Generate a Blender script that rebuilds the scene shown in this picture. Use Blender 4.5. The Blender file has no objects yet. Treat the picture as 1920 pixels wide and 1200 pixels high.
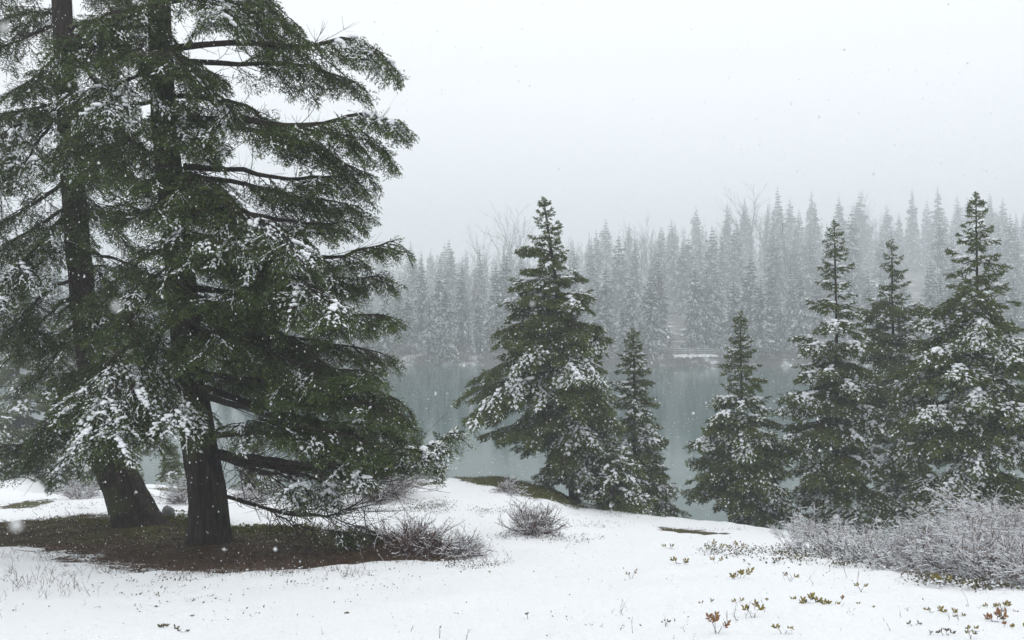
import bpy, math, numpy as np
from mathutils import Vector
C = bpy.context.scene
rng = np.random.default_rng(7)
# ------------------------------------------------------------------ camera, sky, sun, exposure
EYE = 1.7
FPX = 28.0/36.0*1920.0
cam_d = bpy.data.cameras.new('camera'); cam = bpy.data.objects.new('camera', cam_d)
C.collection.objects.link(cam); C.camera = cam
cam.location = (0, 0, EYE); cam.rotation_euler = (math.radians(90), 0, 0)
cam_d.lens = 28; cam_d.sensor_width = 36; cam_d.clip_start = 0.05; cam_d.clip_end = 4000
cam_d.dof.use_dof = True; cam_d.dof.focus_distance = 14.0; cam_d.dof.aperture_fstop = 4.5

SUN_EL, SUN_AZ = math.radians(62), math.radians(35)
W = bpy.data.worlds.new('World'); C.world = W; W.use_nodes = True
nt = W.node_tree; nt.nodes.clear()
sky = nt.nodes.new('ShaderNodeTexSky'); sky.sky_type = 'NISHITA'; sky.sun_disc = False
sky.sun_elevation = SUN_EL; sky.sun_rotation = SUN_AZ
mx = nt.nodes.new('ShaderNodeMix'); mx.data_type = 'RGBA'; mx.inputs['Factor'].default_value = 0.93
mx.inputs['B'].default_value = (9.7, 9.8, 9.95, 1)          # overcast cloud deck
bg = nt.nodes.new('ShaderNodeBackground'); bg.inputs['Strength'].default_value = 0.1
wo = nt.nodes.new('ShaderNodeOutputWorld')
nt.links.new(sky.outputs[0], mx.inputs['A']); nt.links.new(mx.outputs['Result'], bg.inputs['Color'])
nt.links.new(bg.outputs[0], wo.inputs['Surface'])
sd = bpy.data.lights.new('sun', 'SUN'); sd.energy = 0.8; sd.angle = math.radians(50); sd.color = (1, .98, .95)
so = bpy.data.objects.new('sun', sd); C.collection.objects.link(so)
so.rotation_euler = (math.pi/2-SUN_EL, 0, math.pi-SUN_AZ)
C.view_settings.view_transform = 'Standard'; C.view_settings.look = 'None'
C.view_settings.exposure = 0.42; C.view_settings.gamma = 1; C.view_settings.use_curve_mapping = False
C.cycles.max_bounces = 12; C.cycles.diffuse_bounces = 4; C.cycles.glossy_bounces = 3
C.cycles.transmission_bounces = 2; C.cycles.volume_bounces = 6; C.cycles.transparent_max_bounces = 4
C.cycles.caustics_reflective = False; C.cycles.caustics_refractive = False

# ------------------------------------------------------------------ materials
def mat(name, build):
    m = bpy.data.materials.new(name); m.use_nodes = True
    t = m.node_tree; b = t.nodes['Principled BSDF']; build(t, b); return m
def N(t, k, **kw):
    n = t.nodes.new(k)
    for a, v in kw.items(): setattr(n, a, v)
    return n
def ramp(t, fac, stops):
    r = N(t, 'ShaderNodeValToRGB'); e = r.color_ramp.elements
    e[0].position, e[0].color = stops[0][0], (*stops[0][1], 1)
    e[1].position, e[1].color = stops[-1][0], (*stops[-1][1], 1)
    for p, c in stops[1:-1]:
        x = e.new(p); x.color = (*c, 1)
    t.links.new(fac, r.inputs[0]); return r.outputs[0]
def noise(t, scale, detail=3, rough=.55, vec=None, stretch=None):
    n = N(t, 'ShaderNodeTexNoise'); n.inputs['Scale'].default_value = scale
    n.inputs['Detail'].default_value = detail; n.inputs['Roughness'].default_value = rough
    g = N(t, 'ShaderNodeNewGeometry'); src = vec or g.outputs['Position']
    if stretch:
        mp = N(t, 'ShaderNodeMapping'); mp.inputs['Scale'].default_value = stretch
        t.links.new(src, mp.inputs[0]); src = mp.outputs[0]
    t.links.new(src, n.inputs['Vector']); return n.outputs['Fac']
def bump(t, b, h, strength, dist=.01):
    n = N(t, 'ShaderNodeBump'); n.inputs['Strength'].default_value = strength
    n.inputs['Distance'].default_value = dist
    t.links.new(h, n.inputs['Height']); t.links.new(n.outputs[0], b.inputs['Normal'])
def simple(c1, c2, scale, rough=.7, bs=0, bscale=40, spec=.3, trans=0):
    def f(t, b):
        o = ramp(t, noise(t, scale), [(.3, c1), (.7, c2)])
        t.links.new(o, b.inputs['Base Color']); b.inputs['Roughness'].default_value = rough
        b.inputs['Specular IOR Level'].default_value = spec
        if bs: bump(t, b, noise(t, bscale), bs)
        if trans:
            tr = N(t, 'ShaderNodeBsdfTranslucent'); t.links.new(o, tr.inputs[0])
            ms = N(t, 'ShaderNodeMixShader'); ms.inputs[0].default_value = trans
            t.links.new(b.outputs[0], ms.inputs[1]); t.links.new(tr.outputs[0], ms.inputs[2])
            t.links.new(ms.outputs[0], t.nodes['Material Output'].inputs['Surface'])
    return f
M = {}
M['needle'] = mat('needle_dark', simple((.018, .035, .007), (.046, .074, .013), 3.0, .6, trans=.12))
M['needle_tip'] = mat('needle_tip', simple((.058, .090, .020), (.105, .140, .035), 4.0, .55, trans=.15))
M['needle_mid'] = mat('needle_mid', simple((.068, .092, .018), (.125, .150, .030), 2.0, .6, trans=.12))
M['needle_far'] = mat('needle_far', simple((.020, .040, .028), (.045, .075, .048), .25, .7))
M['twig'] = mat('twig_bark', simple((.030, .022, .016), (.070, .052, .038), 12, .85))
M['red_twig'] = mat('red_twig', simple((.062, .036, .032), (.12, .070, .060), 9, .8))
M['grey_bark'] = mat('grey_bark', simple((.06, .055, .055), (.12, .11, .11), 1.5, .9))
M['snow_lump'] = mat('bough_snow', simple((.84, .87, .90), (.90, .92, .94), 6, .6, .35, 60))
M['dust'] = mat('snow_dusting', simple((.62, .66, .68), (.80, .83, .85), 5, .8))
M['moss'] = mat('moss', simple((.050, .058, .010), (.13, .135, .022), 14, .9, .8, 60))
M['lichen'] = mat('hanging_lichen', simple((.050, .060, .030), (.10, .11, .055), 14, .9))
M['leaf_olive'] = mat('leaf_olive', simple((.16, .12, .018), (.26, .21, .04), 30, .45, .3, 200, .4, .15))
M['leaf_red'] = mat('leaf_russet', simple((.17, .062, .028), (.28, .15, .045), 30, .45, .3, 200, .4, .15))
M['leaf_dark'] = mat('leaf_dark', simple((.050, .050, .022), (.13, .10, .045), 30, .6, .3, 200, .3, .1))
M['stone'] = mat('stone', simple((.08, .085, .085), (.20, .20, .20), 7, .85, .8, 30))
M['weathered_wood'] = mat('weathered_wood', simple((.10, .095, .09), (.20, .19, .18), 2, .85))
M['flake'] = mat('snowflake', simple((.92, .93, .94), (.97, .97, .97), 3, .8, trans=.35))

M['dead_grass'] = mat('dead_grass', simple((.050, .028, .015), (.14, .095, .045), 18, .8))
def bark_f(t, b):
    # long vertical furrows between plates
    h = noise(t, 1.0, 5, .6, stretch=(26, 26, 4.0)); h2 = noise(t, 1.0, 4, .6, stretch=(90, 90, 22))
    o = ramp(t, h, [(.32, (.007, .005, .003)), (.50, (.022, .014, .010)), (.64, (.050, .034, .025)), (.82, (.09, .066, .052))])
    mo = ramp(t, noise(t, 2.3, 4), [(.55, (0, 0, 0)), (.68, (1, 1, 1))])
    m2 = N(t, 'ShaderNodeMix', data_type='RGBA'); t.links.new(mo, m2.inputs['Factor'])
    t.links.new(o, m2.inputs['A']); m2.inputs['B'].default_value = (.050, .055, .018, 1)
    t.links.new(m2.outputs['Result'], b.inputs['Base Color']); b.inputs['Roughness'].default_value = .9
    ad = N(t, 'ShaderNodeMath', operation='ADD'); t.links.new(h, ad.inputs[0]); t.links.new(h2, ad.inputs[1])
    bump(t, b, ad.outputs[0], 1.0, .03)
M['bark'] = mat('furrowed_bark', bark_f)

def ground_f(t, b):
    a = N(t, 'ShaderNodeAttribute', attribute_name='bare').outputs['Fac']
    def madd(x, y, k=1.0):
        m = N(t, 'ShaderNodeMath', operation='MULTIPLY_ADD'); t.links.new(x, m.inputs[0])
        m.inputs[1].default_value = k; t.links.new(y, m.inputs[2]); return m.outputs[0]
    n1 = noise(t, 3.2, 6, .68, stretch=(.6, 1, 1)); n2 = noise(t, 34, 4, .7, stretch=(1, .7, 1))
    s = madd(n1, a, 3.0); s = madd(n2, s, 1.7)
    mask = ramp(t, s, [(.0, (0, 0, 0)), (1, (1, 1, 1))])
    mr = N(t, 'ShaderNodeMapRange'); mr.inputs[1].default_value = 2.42; mr.inputs[2].default_value = 2.56
    t.links.new(s, mr.inputs[0])
    lit = ramp(t, noise(t, 55, 5, .75), [(.32, (.014, .009, .006)), (.48, (.055, .034, .020)), (.60, (.12, .070, .036)), (.75, (.20, .14, .08))])
    ms = noise(t, 1.6, 4, .6)
    msr = N(t, 'ShaderNodeMapRange'); msr.inputs[1].default_value = .50; msr.inputs[2].default_value = .66
    at = N(t, 'ShaderNodeAttribute', attribute_name='moss').outputs['Fac']
    t.links.new(madd(at, ms, .3), msr.inputs[0])
    mc = ramp(t, noise(t, 40, 4, .7), [(.3, (.025, .028, .006)), (.7, (.11, .115, .022))])
    m1 = N(t, 'ShaderNodeMix', data_type='RGBA'); t.links.new(msr.outputs[0], m1.inputs['Factor'])
    t.links.new(lit, m1.inputs['A']); t.links.new(mc, m1.inputs['B'])
    m2 = N(t, 'ShaderNodeMix', data_type='RGBA'); t.links.new(mr.outputs[0], m2.inputs['Factor'])
    m2.inputs['A'].default_value = (.88, .90, .92, 1); t.links.new(m1.outputs['Result'], m2.inputs['B'])
    t.links.new(m2.outputs['Result'], b.inputs['Base Color'])
    b.inputs['Roughness'].default_value = .75; b.inputs['Specular IOR Level'].default_value = .2
    hb = madd(noise(t, 9, 5, .6), noise(t, 70, 3, .6), 2.2)
    hb = madd(mr.outputs[0], hb, -1.2)
    bump(t, b, hb, .8, .025)
M['ground'] = mat('snowy_ground', ground_f)
def hill_f(t, b):
    o = ramp(t, noise(t, .25, 5, .7), [(.52, (.06, .055, .045)), (.68, (.62, .64, .66))])
    t.links.new(o, b.inputs['Base Color']); b.inputs['Roughness'].default_value = .9
M['hill'] = mat('snowy_forest_floor', hill_f)
def water_f(t, b):
    b.inputs['Base Color'].default_value = (.022, .066, .054, 1); b.inputs['Roughness'].default_value = .08
    b.inputs['IOR'].default_value = 1.33; b.inputs['Specular IOR Level'].default_value = .5
    bump(t, b, noise(t, 1.0, 3, .5, stretch=(1.2, 3.0, 1)), .12, .05)
M['water'] = mat('lake_water', water_f)

# ------------------------------------------------------------------ helpers
def rand(a, b, n=None): return rng.uniform(a, b, n)
def nrm(v): return v/np.maximum(np.linalg.norm(v, axis=-1, keepdims=True), 1e-9)
def PT(px, py, Y): return np.array([(px-960)/FPX*Y, Y, EYE-(py-600)/FPX*Y])

class Acc:
    def __init__(s): s.v = []; s.f = []; s.m = []; s.n = 0
    def add(s, v, f, m=0):
        if len(v) == 0: return
        s.v.append(np.asarray(v, np.float32)); s.f.append(np.asarray(f, np.int64)+s.n)
        s.m.append(np.full(len(f), m, np.int32)); s.n += len(v)
    def build(s, name, mats, parent=None, origin=(0, 0, 0), smooth=False):
        o = bpy.data.objects.new(name, s.mesh(name, mats, origin, smooth)); C.collection.objects.link(o)
        if parent is not None: o.parent = parent
        return o
    def mesh(s, name, mats, origin=(0, 0, 0), smooth=False):
        me = bpy.data.meshes.new(name)
        v = np.concatenate(s.v)-np.asarray(origin, np.float32); f = np.concatenate(s.f).astype(np.int32); m = np.concatenate(s.m)
        me.vertices.add(len(v)); me.vertices.foreach_set('co', v.ravel())
        me.loops.add(f.size); me.loops.foreach_set('vertex_index', f.ravel())
        me.polygons.add(len(f)); me.polygons.foreach_set('loop_start', np.arange(0, f.size, f.shape[1], dtype=np.int32))
        me.polygons.foreach_set('material_index', m)
        if smooth: me.polygons.foreach_set('use_smooth', np.ones(len(f), bool))
        for k in (mats if isinstance(mats, (list, tuple)) else [mats]): me.materials.append(M[k])
        me.update(calc_edges=True); return me

def tag(o, label=None, cat=None, group=None, kind=None):
    for k, v in (('label', label), ('category', cat), ('group', group), ('kind', kind)):
        if v: o[k] = v
    return o
def empty(name, loc, label, cat, group=None):
    o = bpy.data.objects.new(name, None); C.collection.objects.link(o); o.location = [float(q) for q in loc]
    o.empty_display_size = .2
    return tag(o, label, cat, group)

def tubes(P, R, S=4, closed=False, lift=0.0, squash=1.0):
    """P (n,k,3), R (n,k): n tubes; returns verts, tris."""
    P = np.asarray(P, float); R = np.asarray(R, float); n, k, _ = P.shape
    T = nrm(np.gradient(P, axis=1)) if k > 1 else P
    mt = nrm(T.mean(1)); ref = np.where(np.abs(mt[:, 2:3]) < .85, np.array([[0, 0, 1.]]), np.array([[0, 1., 0]]))[:, None, :]
    A = nrm(np.cross(T, ref)); B = np.cross(A, T)
    B = B*np.where(B[..., 2].mean(1) < 0, -1., 1.)[:, None, None]
    a = np.arange(S)/S*2*np.pi
    ring = (P+B*(R*lift)[..., None])[:, :, None, :] + R[:, :, None, None]*(A[:, :, None, :]*np.cos(a)[None, None, :, None]+B[:, :, None, :]*(np.sin(a)*squash)[None, None, :, None])
    V = ring.reshape(-1, 3)
    i = np.arange(k-1)[:, None]*S; j = np.arange(S)[None, :]; j2 = (j+1) % S
    q = np.stack([i+j, i+j2, i+S+j2, i+S+j], -1).reshape(-1, 4)
    tr = np.concatenate([q[:, [0, 1, 2]], q[:, [0, 2, 3]]])
    if closed and S >= 3:
        cap = [[0, x+1, x] for x in range(1, S-1)]+[[(k-1)*S, (k-1)*S+x, (k-1)*S+x+1] for x in range(1, S-1)]
        tr = np.concatenate([tr, cap])
    F = (tr[None]+(np.arange(n)*k*S)[:, None, None]).reshape(-1, 3)
    return V, F

def ribbons(P, R, vert=False):
    """thin flat strips: P (n,k,3), R (n,k) half widths"""
    P = np.asarray(P, float); n, k, _ = P.shape; R = np.broadcast_to(R, (n, k)); T = nrm(np.gradient(P, axis=1))
    w = np.array([0, 0, 1.])+0*T if vert else nrm(np.cross(T, rng.normal(size=(n, 1, 3))))
    V = np.stack([P-w*R[..., None], P+w*R[..., None]], 2).reshape(-1, 3); i = np.arange(k-1)[:, None]*2
    q = np.concatenate([i+[0, 1, 3], i+[0, 3, 2]]); return V, (q[None]+(np.arange(n)*k*2)[:, None, None]).reshape(-1, 3)

def place(acc, V, F, Ms, Ps, m=0):
    if len(Ps) == 0 or len(V) == 0: return
    out = np.einsum('nij,vj->nvi', Ms, V)+Ps[:, None, :]
    FF = (F[None]+(np.arange(len(Ps))*len(V))[:, None, None]).reshape(-1, 3)
    acc.add(out.reshape(-1, 3), FF, m)

OCT = np.array([[1, 0, 0], [0, 1, 0], [-1, 0, 0], [0, -1, 0], [0, 0, .6], [0, 0, -.5]]); OF = np.array([[0, 1, 4], [1, 2, 4], [2, 3, 4], [3, 0, 4], [1, 0, 5], [2, 1, 5], [3, 2, 5], [0, 3, 5]])
gr = (1+5**.5)/2
ICO = nrm(np.array([[-1, gr, 0], [1, gr, 0], [-1, -gr, 0], [1, -gr, 0], [0, -1, gr], [0, 1, gr], [0, -1, -gr], [0, 1, -gr], [gr, 0, -1], [gr, 0, 1], [-gr, 0, -1], [-gr, 0, 1]]))
ICF = np.array([[0, 11, 5], [0, 5, 1], [0, 1, 7], [0, 7, 10], [0, 10, 11], [1, 5, 9], [5, 11, 4], [11, 10, 2], [10, 7, 6], [7, 1, 8], [3, 9, 4], [3, 4, 2], [3, 2, 6], [3, 6, 8], [3, 8, 9], [4, 9, 5], [2, 4, 11], [6, 2, 10], [8, 6, 7], [9, 8, 1]])
# ---- spray templates: a twig with side twiglets, needles, snow on top, dusting
def make_spray(L, ns, nl, nw, step, droop, tipfrac=.35, snowr=.016, ktube=4, per=2, twig_r=.0035, flat=.5, twigs=True, ss=5, sel_p=.65, dust=.10, pad=2.6):
    tw = []
    t = np.linspace(0, 1, 5)
    ax = np.stack([L*t, L*.06*np.sin(t*3+rand(0, 6)), -droop*L*t**1.6], 1); tw.append(ax)
    for i in range(ns):
        s = .08+.86*(i+rand(0, .6))/ns; side = 1 if i % 2 else -1
        l = L*(.56*(1-s)**.8+.12)*rand(.75, 1.15); ph = math.radians(rand(38, 66))
        p0 = np.array([np.interp(s, t, ax[:, k]) for k in range(3)])
        d = np.array([math.cos(ph), side*math.sin(ph), rand(-.45, .12)])
        u = np.linspace(0, 1, 5)[:, None]
        tw.append(p0+d*l*u+np.array([.25*l, 0, -.35*droop*l])*u**2)
    TW = np.array(tw)
    nb, na, tv = [], [], []
    nt_ = [[], []]
    for ti, p in enumerate(TW):
        l = np.linalg.norm(np.diff(p, axis=0), axis=1).sum(); n = max(3, int(l/step))
        for side in range(per):
            u = (np.arange(n)+rand(0, 1, n))/n
            q = np.stack([np.interp(u, t, p[:, k]) for k in range(3)], 1)
            d = nrm(np.stack([np.interp(np.minimum(u+.1, 1), t, p[:, k])-np.interp(np.maximum(u-.1, 0), t, p[:, k]) for k in range(3)], 1))
            perp = rng.normal(size=(n, 3)); perp[:, 2] = perp[:, 2]*flat+.15
            perp = nrm(perp-(perp*d).sum(1, keepdims=True)*d)
            an = np.radians(rand(28, 62, n))[:, None]
            nd = nrm(d*np.cos(an)+perp*np.sin(an)); w = nrm(np.cross(nd, rng.normal(size=(n, 3))))
            ln = nl*rand(.7, 1.2, n)[:, None]
            tri = np.stack([q-w*nw*.5, q+w*nw*.5, q+nd*ln], 1)
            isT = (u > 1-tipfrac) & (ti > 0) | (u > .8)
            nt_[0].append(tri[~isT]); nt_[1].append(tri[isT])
    out = {}
    for i, k in enumerate(('need', 'tip')):
        a = np.concatenate(nt_[i]); out[k] = (a.reshape(-1, 3), np.arange(len(a)*3).reshape(-1, 3))
    r0 = np.linspace(1, .35, 5)[None]*twig_r*np.where(np.arange(len(TW)) == 0, 1.6, 1)[:, None]
    a_ = Acc(); a_.add(*ribbons(TW[:1, ::2], r0[:1, ::2]))
    if twigs: a_.add(*ribbons(TW[1:, ::4]*1., r0[1:, ::4]*[1, .3]))
    out['twig'] = (np.concatenate(a_.v), np.concatenate(a_.f))
    # snow: broken pads resting on the twigs
    PV = []; 
    for ti, p in enumerate(TW):
        l = np.linalg.norm(np.diff(p, axis=0), axis=1).sum(); n = int(l/(snowr*pad)+.5)
        if n < 1 or (ti and rand(0, 1) > sel_p): continue
        v = (np.arange(n)+rand(.0, 1., n))/n; v = v[rng.random(n) < .8]
        for x in v:
            q = np.array([np.interp(x, t, p[:, k]) for k in range(3)]); q2 = np.array([np.interp(min(1, x+.1), t, p[:, k]) for k in range(3)])-q
            d = nrm(q2+1e-6) if x < .95 else nrm(p[-1]-p[-2]); y = nrm(np.cross([0, 0, 1.], d)); z = np.cross(d, y)
            r = snowr*rand(.55, 1.25); B3 = np.stack([d*rand(1.1, 2.2), y*rand(.7, 1.1), z*.62], 0)
            PV.append((OCT*r)@B3+q+np.array([0, 0, r*.45]))
    PV = np.array(PV); out['snow'] = (PV.reshape(-1, 3), (OF[None]+(np.arange(len(PV))*6)[:, None, None]).reshape(-1, 3))
    # dusting: small white scraps lying on the needles
    a = np.concatenate([nt_[0][k] for k in range(len(nt_[0]))]+[nt_[1][k] for k in range(len(nt_[1]))])
    pick = a[rng.random(len(a)) < dust]; c = pick.mean(1)+np.array([0, 0, nw*.5]); n = len(c)
    th = rand(0, 6.28, n); s_ = nw*rand(.6, 1.5, n)
    tri = np.stack([c+np.stack([np.cos(th+o)*s_, np.sin(th+o)*s_*.7, rand(-.2, .2, n)*s_], 1) for o in (0, 2.1, 4.2)], 1)
    out['dust'] = (tri.reshape(-1, 3), np.arange(n*3).reshape(-1, 3))
    out['L'] = L
    return out
NEAR = [make_spray(L, ns, .040, .0125, .036, dr, snowr=sr, sel_p=.6, pad=2.5, twigs=False) for L, ns, dr, sr in
        [(.20, 7, .10, .015), (.22, 8, .3, .015), (.30, 10, .15, .017), (.32, 11, .45, .017), (.42, 13, .3, .019), (.45, 14, .6, .019)]]
MID = [make_spray(L, ns, .068, .036, .088, dr, snowr=sr, ktube=1, ss=3, twigs=False, twig_r=.004, sel_p=.75, dust=.12, pad=2.8) for L, ns, dr, sr in
       [(.18, 5, .1, .030), (.22, 6, .25, .031), (.32, 8, .15, .035), (.34, 9, .35, .035), (.46, 11, .25, .039), (.50, 12, .45, .039)]]
FAR2 = [make_spray(L, ns, .15, .10, .27, dr, snowr=sr, ktube=1, ss=3, twigs=False, twig_r=.006, sel_p=.75, dust=.12, pad=2.8) for L, ns, dr, sr in
        [(.30, 4, .2, .035), (.50, 6, .25, .045), (.75, 8, .35, .055), (.8, 8, .5, .055)]]

class Tree:
    """collects spray frames and limb tubes, then writes foliage, limbs and snow as separate parts"""
    def __init__(s, temps): s.T = temps; s.fr = []; s.limbs = Acc(); s.sl = Acc(); s.Ls = np.array([t['L'] for t in temps])
    def spray(s, pos, d, size, snow, dust, roll=.35):
        pos = np.atleast_2d(pos); d = nrm(np.atleast_2d(d)); n = len(pos)
        up = np.array([0, 0, 1.])+rng.normal(size=(n, 3))*roll
        y = nrm(np.cross(up, d)); z = np.cross(d, y)
        # nearest template by size
        idx = np.array([rng.choice(np.argsort(np.abs(s.Ls-q))[:2]) for q in size])
        sc = size/s.Ls[idx]; sc = np.clip(sc, .6, 1.5)
        Mx = np.stack([d, y*np.where(rng.random(n) < .5, 1, -1)[:, None], z], -1)*sc[:, None, None]
        s.fr.append((pos, Mx, idx, snow, dust))
    def snow_line(s, B, a0, a1, r, k=9):
        """a lumpy strip of snow lying along the top of a bough"""
        B = np.asarray(B, float); u = a0+(a1-a0)*np.linspace(0, 1, k); t = np.linspace(0, 1, len(B))
        P = np.stack([np.interp(u, t, B[:, j]) for j in range(3)], 1); P[:, 2] += r*.6; P[:, :2] += rng.normal(size=(k, 2))*r*.35
        n = max(5, int(k*2.4)); v = np.sort(rand(0, 1, n)); v = v[(np.sin(v*23+rand(0, 6))+rand(-.6, .6, n)) > -.55]
        for x in v:
            c = np.array([np.interp(x, np.linspace(0, 1, k), P[:, j]) for j in range(3)]); q = r*rand(.4, 1.0)*(1.15-.55*x)
            a = rand(0, 6.28); sc = np.array([rand(1.0, 1.7), rand(.8, 1.2), .75])*q*rng.uniform(.85, 1.15, (12, 1))
            V = ICO*sc; V = V@np.array([[math.cos(a), math.sin(a), 0], [-math.sin(a), math.cos(a), 0], [0, 0, 1.]])
            s.sl.add(V+c+rng.normal(size=3)*[q*.45, q*.45, q*.2], ICF)
    def bough(s, B, sz0, sz1, s0=.2, spacing=.1, snow_p=.3, dust_p=.5, snow_from=.3, hang=.25, fan=52, r0=.01, tube_sides=4, limb=True):
        """B polyline (k,3)"""
        B = np.asarray(B, float); seg = np.linalg.norm(np.diff(B, axis=0), axis=1); L = seg.sum()
        cu = np.concatenate([[0], np.cumsum(seg)])/L
        n = max(3, int(L*(1-s0)/spacing)); u = s0+(1-s0)*(np.arange(n)+rand(-.3, .3, n)+.5)/n; u = np.clip(u, 0, 1)
        def at(v): return np.stack([np.interp(v, cu, B[:, k]) for k in range(3)], 1)
        P = at(u); Tn = nrm(at(np.minimum(u+.08, 1))-at(np.maximum(u-.08, 0)))
        Rt = nrm(np.cross(Tn, np.array([[0, 0, 1.]]))); side = np.where(np.arange(n) % 2, 1., -1.)
        ph = np.radians(fan*(1-.35*u)+rng.normal(size=n)*12)
        d = Tn*np.cos(ph)[:, None]+Rt*(side*np.sin(ph))[:, None]; d[:, 2] -= hang*rand(.3, 1.7, n)
        size = (sz0+(sz1-sz0)*u)*rand(.75, 1.25, n)
        sn = (rng.random(n) < snow_p*(u > snow_from)); du = rng.random(n) < dust_p
        s.spray(P, d, size, sn, du)
        s.spray(B[-1:]-Tn[-1:]*sz1*.3, Tn[-1:], np.array([sz1*1.1]), rng.random(1) < snow_p*1.4, np.array([True]))
        if limb:
            k = 4; uu = np.linspace(0, 1, k); V, F = tubes(at(uu)[None], (r0*(1-uu*.8))[None], tube_sides); s.limbs.add(V, F)
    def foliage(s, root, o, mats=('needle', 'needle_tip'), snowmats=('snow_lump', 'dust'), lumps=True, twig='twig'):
        A, S_, TW = Acc(), Acc(), Acc()
        P = np.concatenate([f[0] for f in s.fr]); Mx = np.concatenate([f[1] for f in s.fr]); ix = np.concatenate([f[2] for f in s.fr])
        sn = np.concatenate([f[3] for f in s.fr]); du = np.concatenate([f[4] for f in s.fr])
        for i, t in enumerate(s.T):
            q = ix == i
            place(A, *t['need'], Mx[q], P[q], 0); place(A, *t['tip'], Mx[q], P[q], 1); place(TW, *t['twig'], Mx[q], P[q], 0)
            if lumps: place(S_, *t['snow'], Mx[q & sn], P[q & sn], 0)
            place(S_, *t['dust'], Mx[q & du], P[q & du], 1)
        tag(A.build('foliage', mats, root, o), kind='stuff')
        if TW.n: tag(TW.build('twigs', twig, root, o), kind='stuff')
        if s.sl.n: S_.add(np.concatenate(s.sl.v), np.concatenate(s.sl.f), 0)
        if S_.n: tag(S_.build('snow_cover', snowmats, root, o, True), kind='stuff')

# ------------------------------------------------------------------ terrain
CR = np.array([(-900, 935, 19), (0, 932, 18), (150, 918, 18), (280, 908, 19), (420, 917, 19), (500, 930, 19), (560, 940, 18), (640, 920, 19), (780, 899, 20),
               (850, 892, 20), (950, 894, 20), (1030, 908, 20), (1075, 934, 20), (1150, 956, 19), (1250, 969, 18), (1400, 982, 17), (1500, 1000, 16),
               (1700, 1012, 15), (1920, 1012, 15), (2800, 1000, 15)], float)
PR = np.array([(0, 3000), (2.5, 1590), (4.6, 1200), (6.8, 1100), (8.6, 1052), (10, 1024), (11.3, 1000), (12.5, 983), (14, 963), (16, 942), (18, 924), (20, 908), (24, 886), (60, 800)], float)
ZB_Y = np.array([-30, -5, 0, 2.5]+list(PR[2:, 0])); ZB_Z = np.array([.3, .12, .03, -.03]+[EYE-(p-600)/FPX*y for y, p in PR[2:]])
LAKE = -7.3
def sm(x): x = np.clip(x, 0, 1); return x*x*(3-2*x)
from mathutils import noise as mn
def vnoise(X, Y, s, seed=0):
    """cheap value noise"""
    x = np.asarray(X)*s+seed*17.3; y = np.asarray(Y)*s+seed*9.1
    xi = np.floor(x).astype(int); yi = np.floor(y).astype(int); fx = sm(x-xi); fy = sm(y-yi)
    h = lambda a, b: (np.sin(a*127.1+b*311.7+seed)*43758.5453) % 1.0
    return (h(xi, yi)*(1-fx)+h(xi+1, yi)*fx)*(1-fy)+(h(xi, yi+1)*(1-fx)+h(xi+1, yi+1)*fx)*fy-.5
def ground_z(X, Y):
    X = np.asarray(X, float); Y = np.asarray(Y, float)
    px = 960+X/np.maximum(Y, 4)*FPX; px = np.clip(px, -900, 2800)
    yc = np.interp(px, CR[:, 0], CR[:, 2]); pc = np.interp(px, CR[:, 0], CR[:, 1])
    zb = np.interp(Y, ZB_Y, ZB_Z)
    zc = EYE-(pc-600)/FPX*yc; d = zc-np.interp(yc, ZB_Y, ZB_Z)
    z = zb+d*sm((Y-8)/(yc-8))
    over = np.maximum(Y-yc, 0)
    zo = zc-.30*np.minimum(over, 5)-.9*np.maximum(over-5, 0)
    z = np.where(Y > yc, zo, z)
    left = sm((-X-.43*Y-1.0)/5.0)                     # the bank carries on along the left
    z = np.where(Y > yc, z+(np.maximum(zo, zc-.17*over)-zo)*left, z)
    z = z+.05*vnoise(X, Y, .9, 1)+.03*vnoise(X, Y, 2.3, 2)*sm((Y-3)/4)
    return np.maximum(z, LAKE-1.2)
def on_ground(px, py, y0=3.5, y1=26):
    """the ground point seen at a place in the photograph"""
    Y = np.linspace(y0, y1, 900); X = (px-960)/FPX*Y; z = ground_z(X, Y); ray = EYE-(py-600)/FPX*Y
    i = np.argmax(z >= ray) if (z >= ray).any() else len(Y)-1
    return np.array([X[i], Y[i], z[i]])
def poly_sd(X, Y, poly):
    """signed distance (positive inside)"""
    P = np.asarray(poly); ins = np.zeros(X.shape, bool); dm = np.full(X.shape, 1e9)
    for a, b in zip(P, np.roll(P, -1, 0)):
        c = ((a[1] > Y) != (b[1] > Y)) & (X < (b[0]-a[0])*(Y-a[1])/(b[1]-a[1]+1e-12)+a[0]); ins ^= c
        e = b-a; t = np.clip(((X-a[0])*e[0]+(Y-a[1])*e[1])/(e@e), 0, 1)
        dm = np.minimum(dm, np.hypot(X-a[0]-t*e[0], Y-a[1]-t*e[1]))
    return np.where(ins, dm, -dm)
def gp(lst): return [on_ground(a, b)[:2] for a, b in lst]
BARE = [gp([(-160, 990), (30, 975), (130, 962), (250, 962), (330, 968), (450, 985), (560, 985), (700, 998), (800, 1012), (870, 1020), (880, 1035), (830, 1046), (700, 1050), (560, 1064), (420, 1066), (280, 1070), (180, 1048), (60, 1026), (-160, 1020)]),
        gp([(840, 896), (880, 893), (960, 896), (1040, 912), (1070, 932), (1100, 950), (1000, 934), (930, 912)]),
        gp([(1225, 985), (1262, 986), (1330, 994), (1370, 1001), (1330, 1003), (1240, 992)]),
        gp([(40, 1040), (130, 1036), (190, 1048), (120, 1053)]),
        gp([(770, 903), (840, 898), (830, 906), (790, 912)]),
        gp([(270, 915), (330, 911), (420, 919), (350, 924)]),
        gp([(-60, 946), (60, 938), (130, 930), (60, 950)])]
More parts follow.
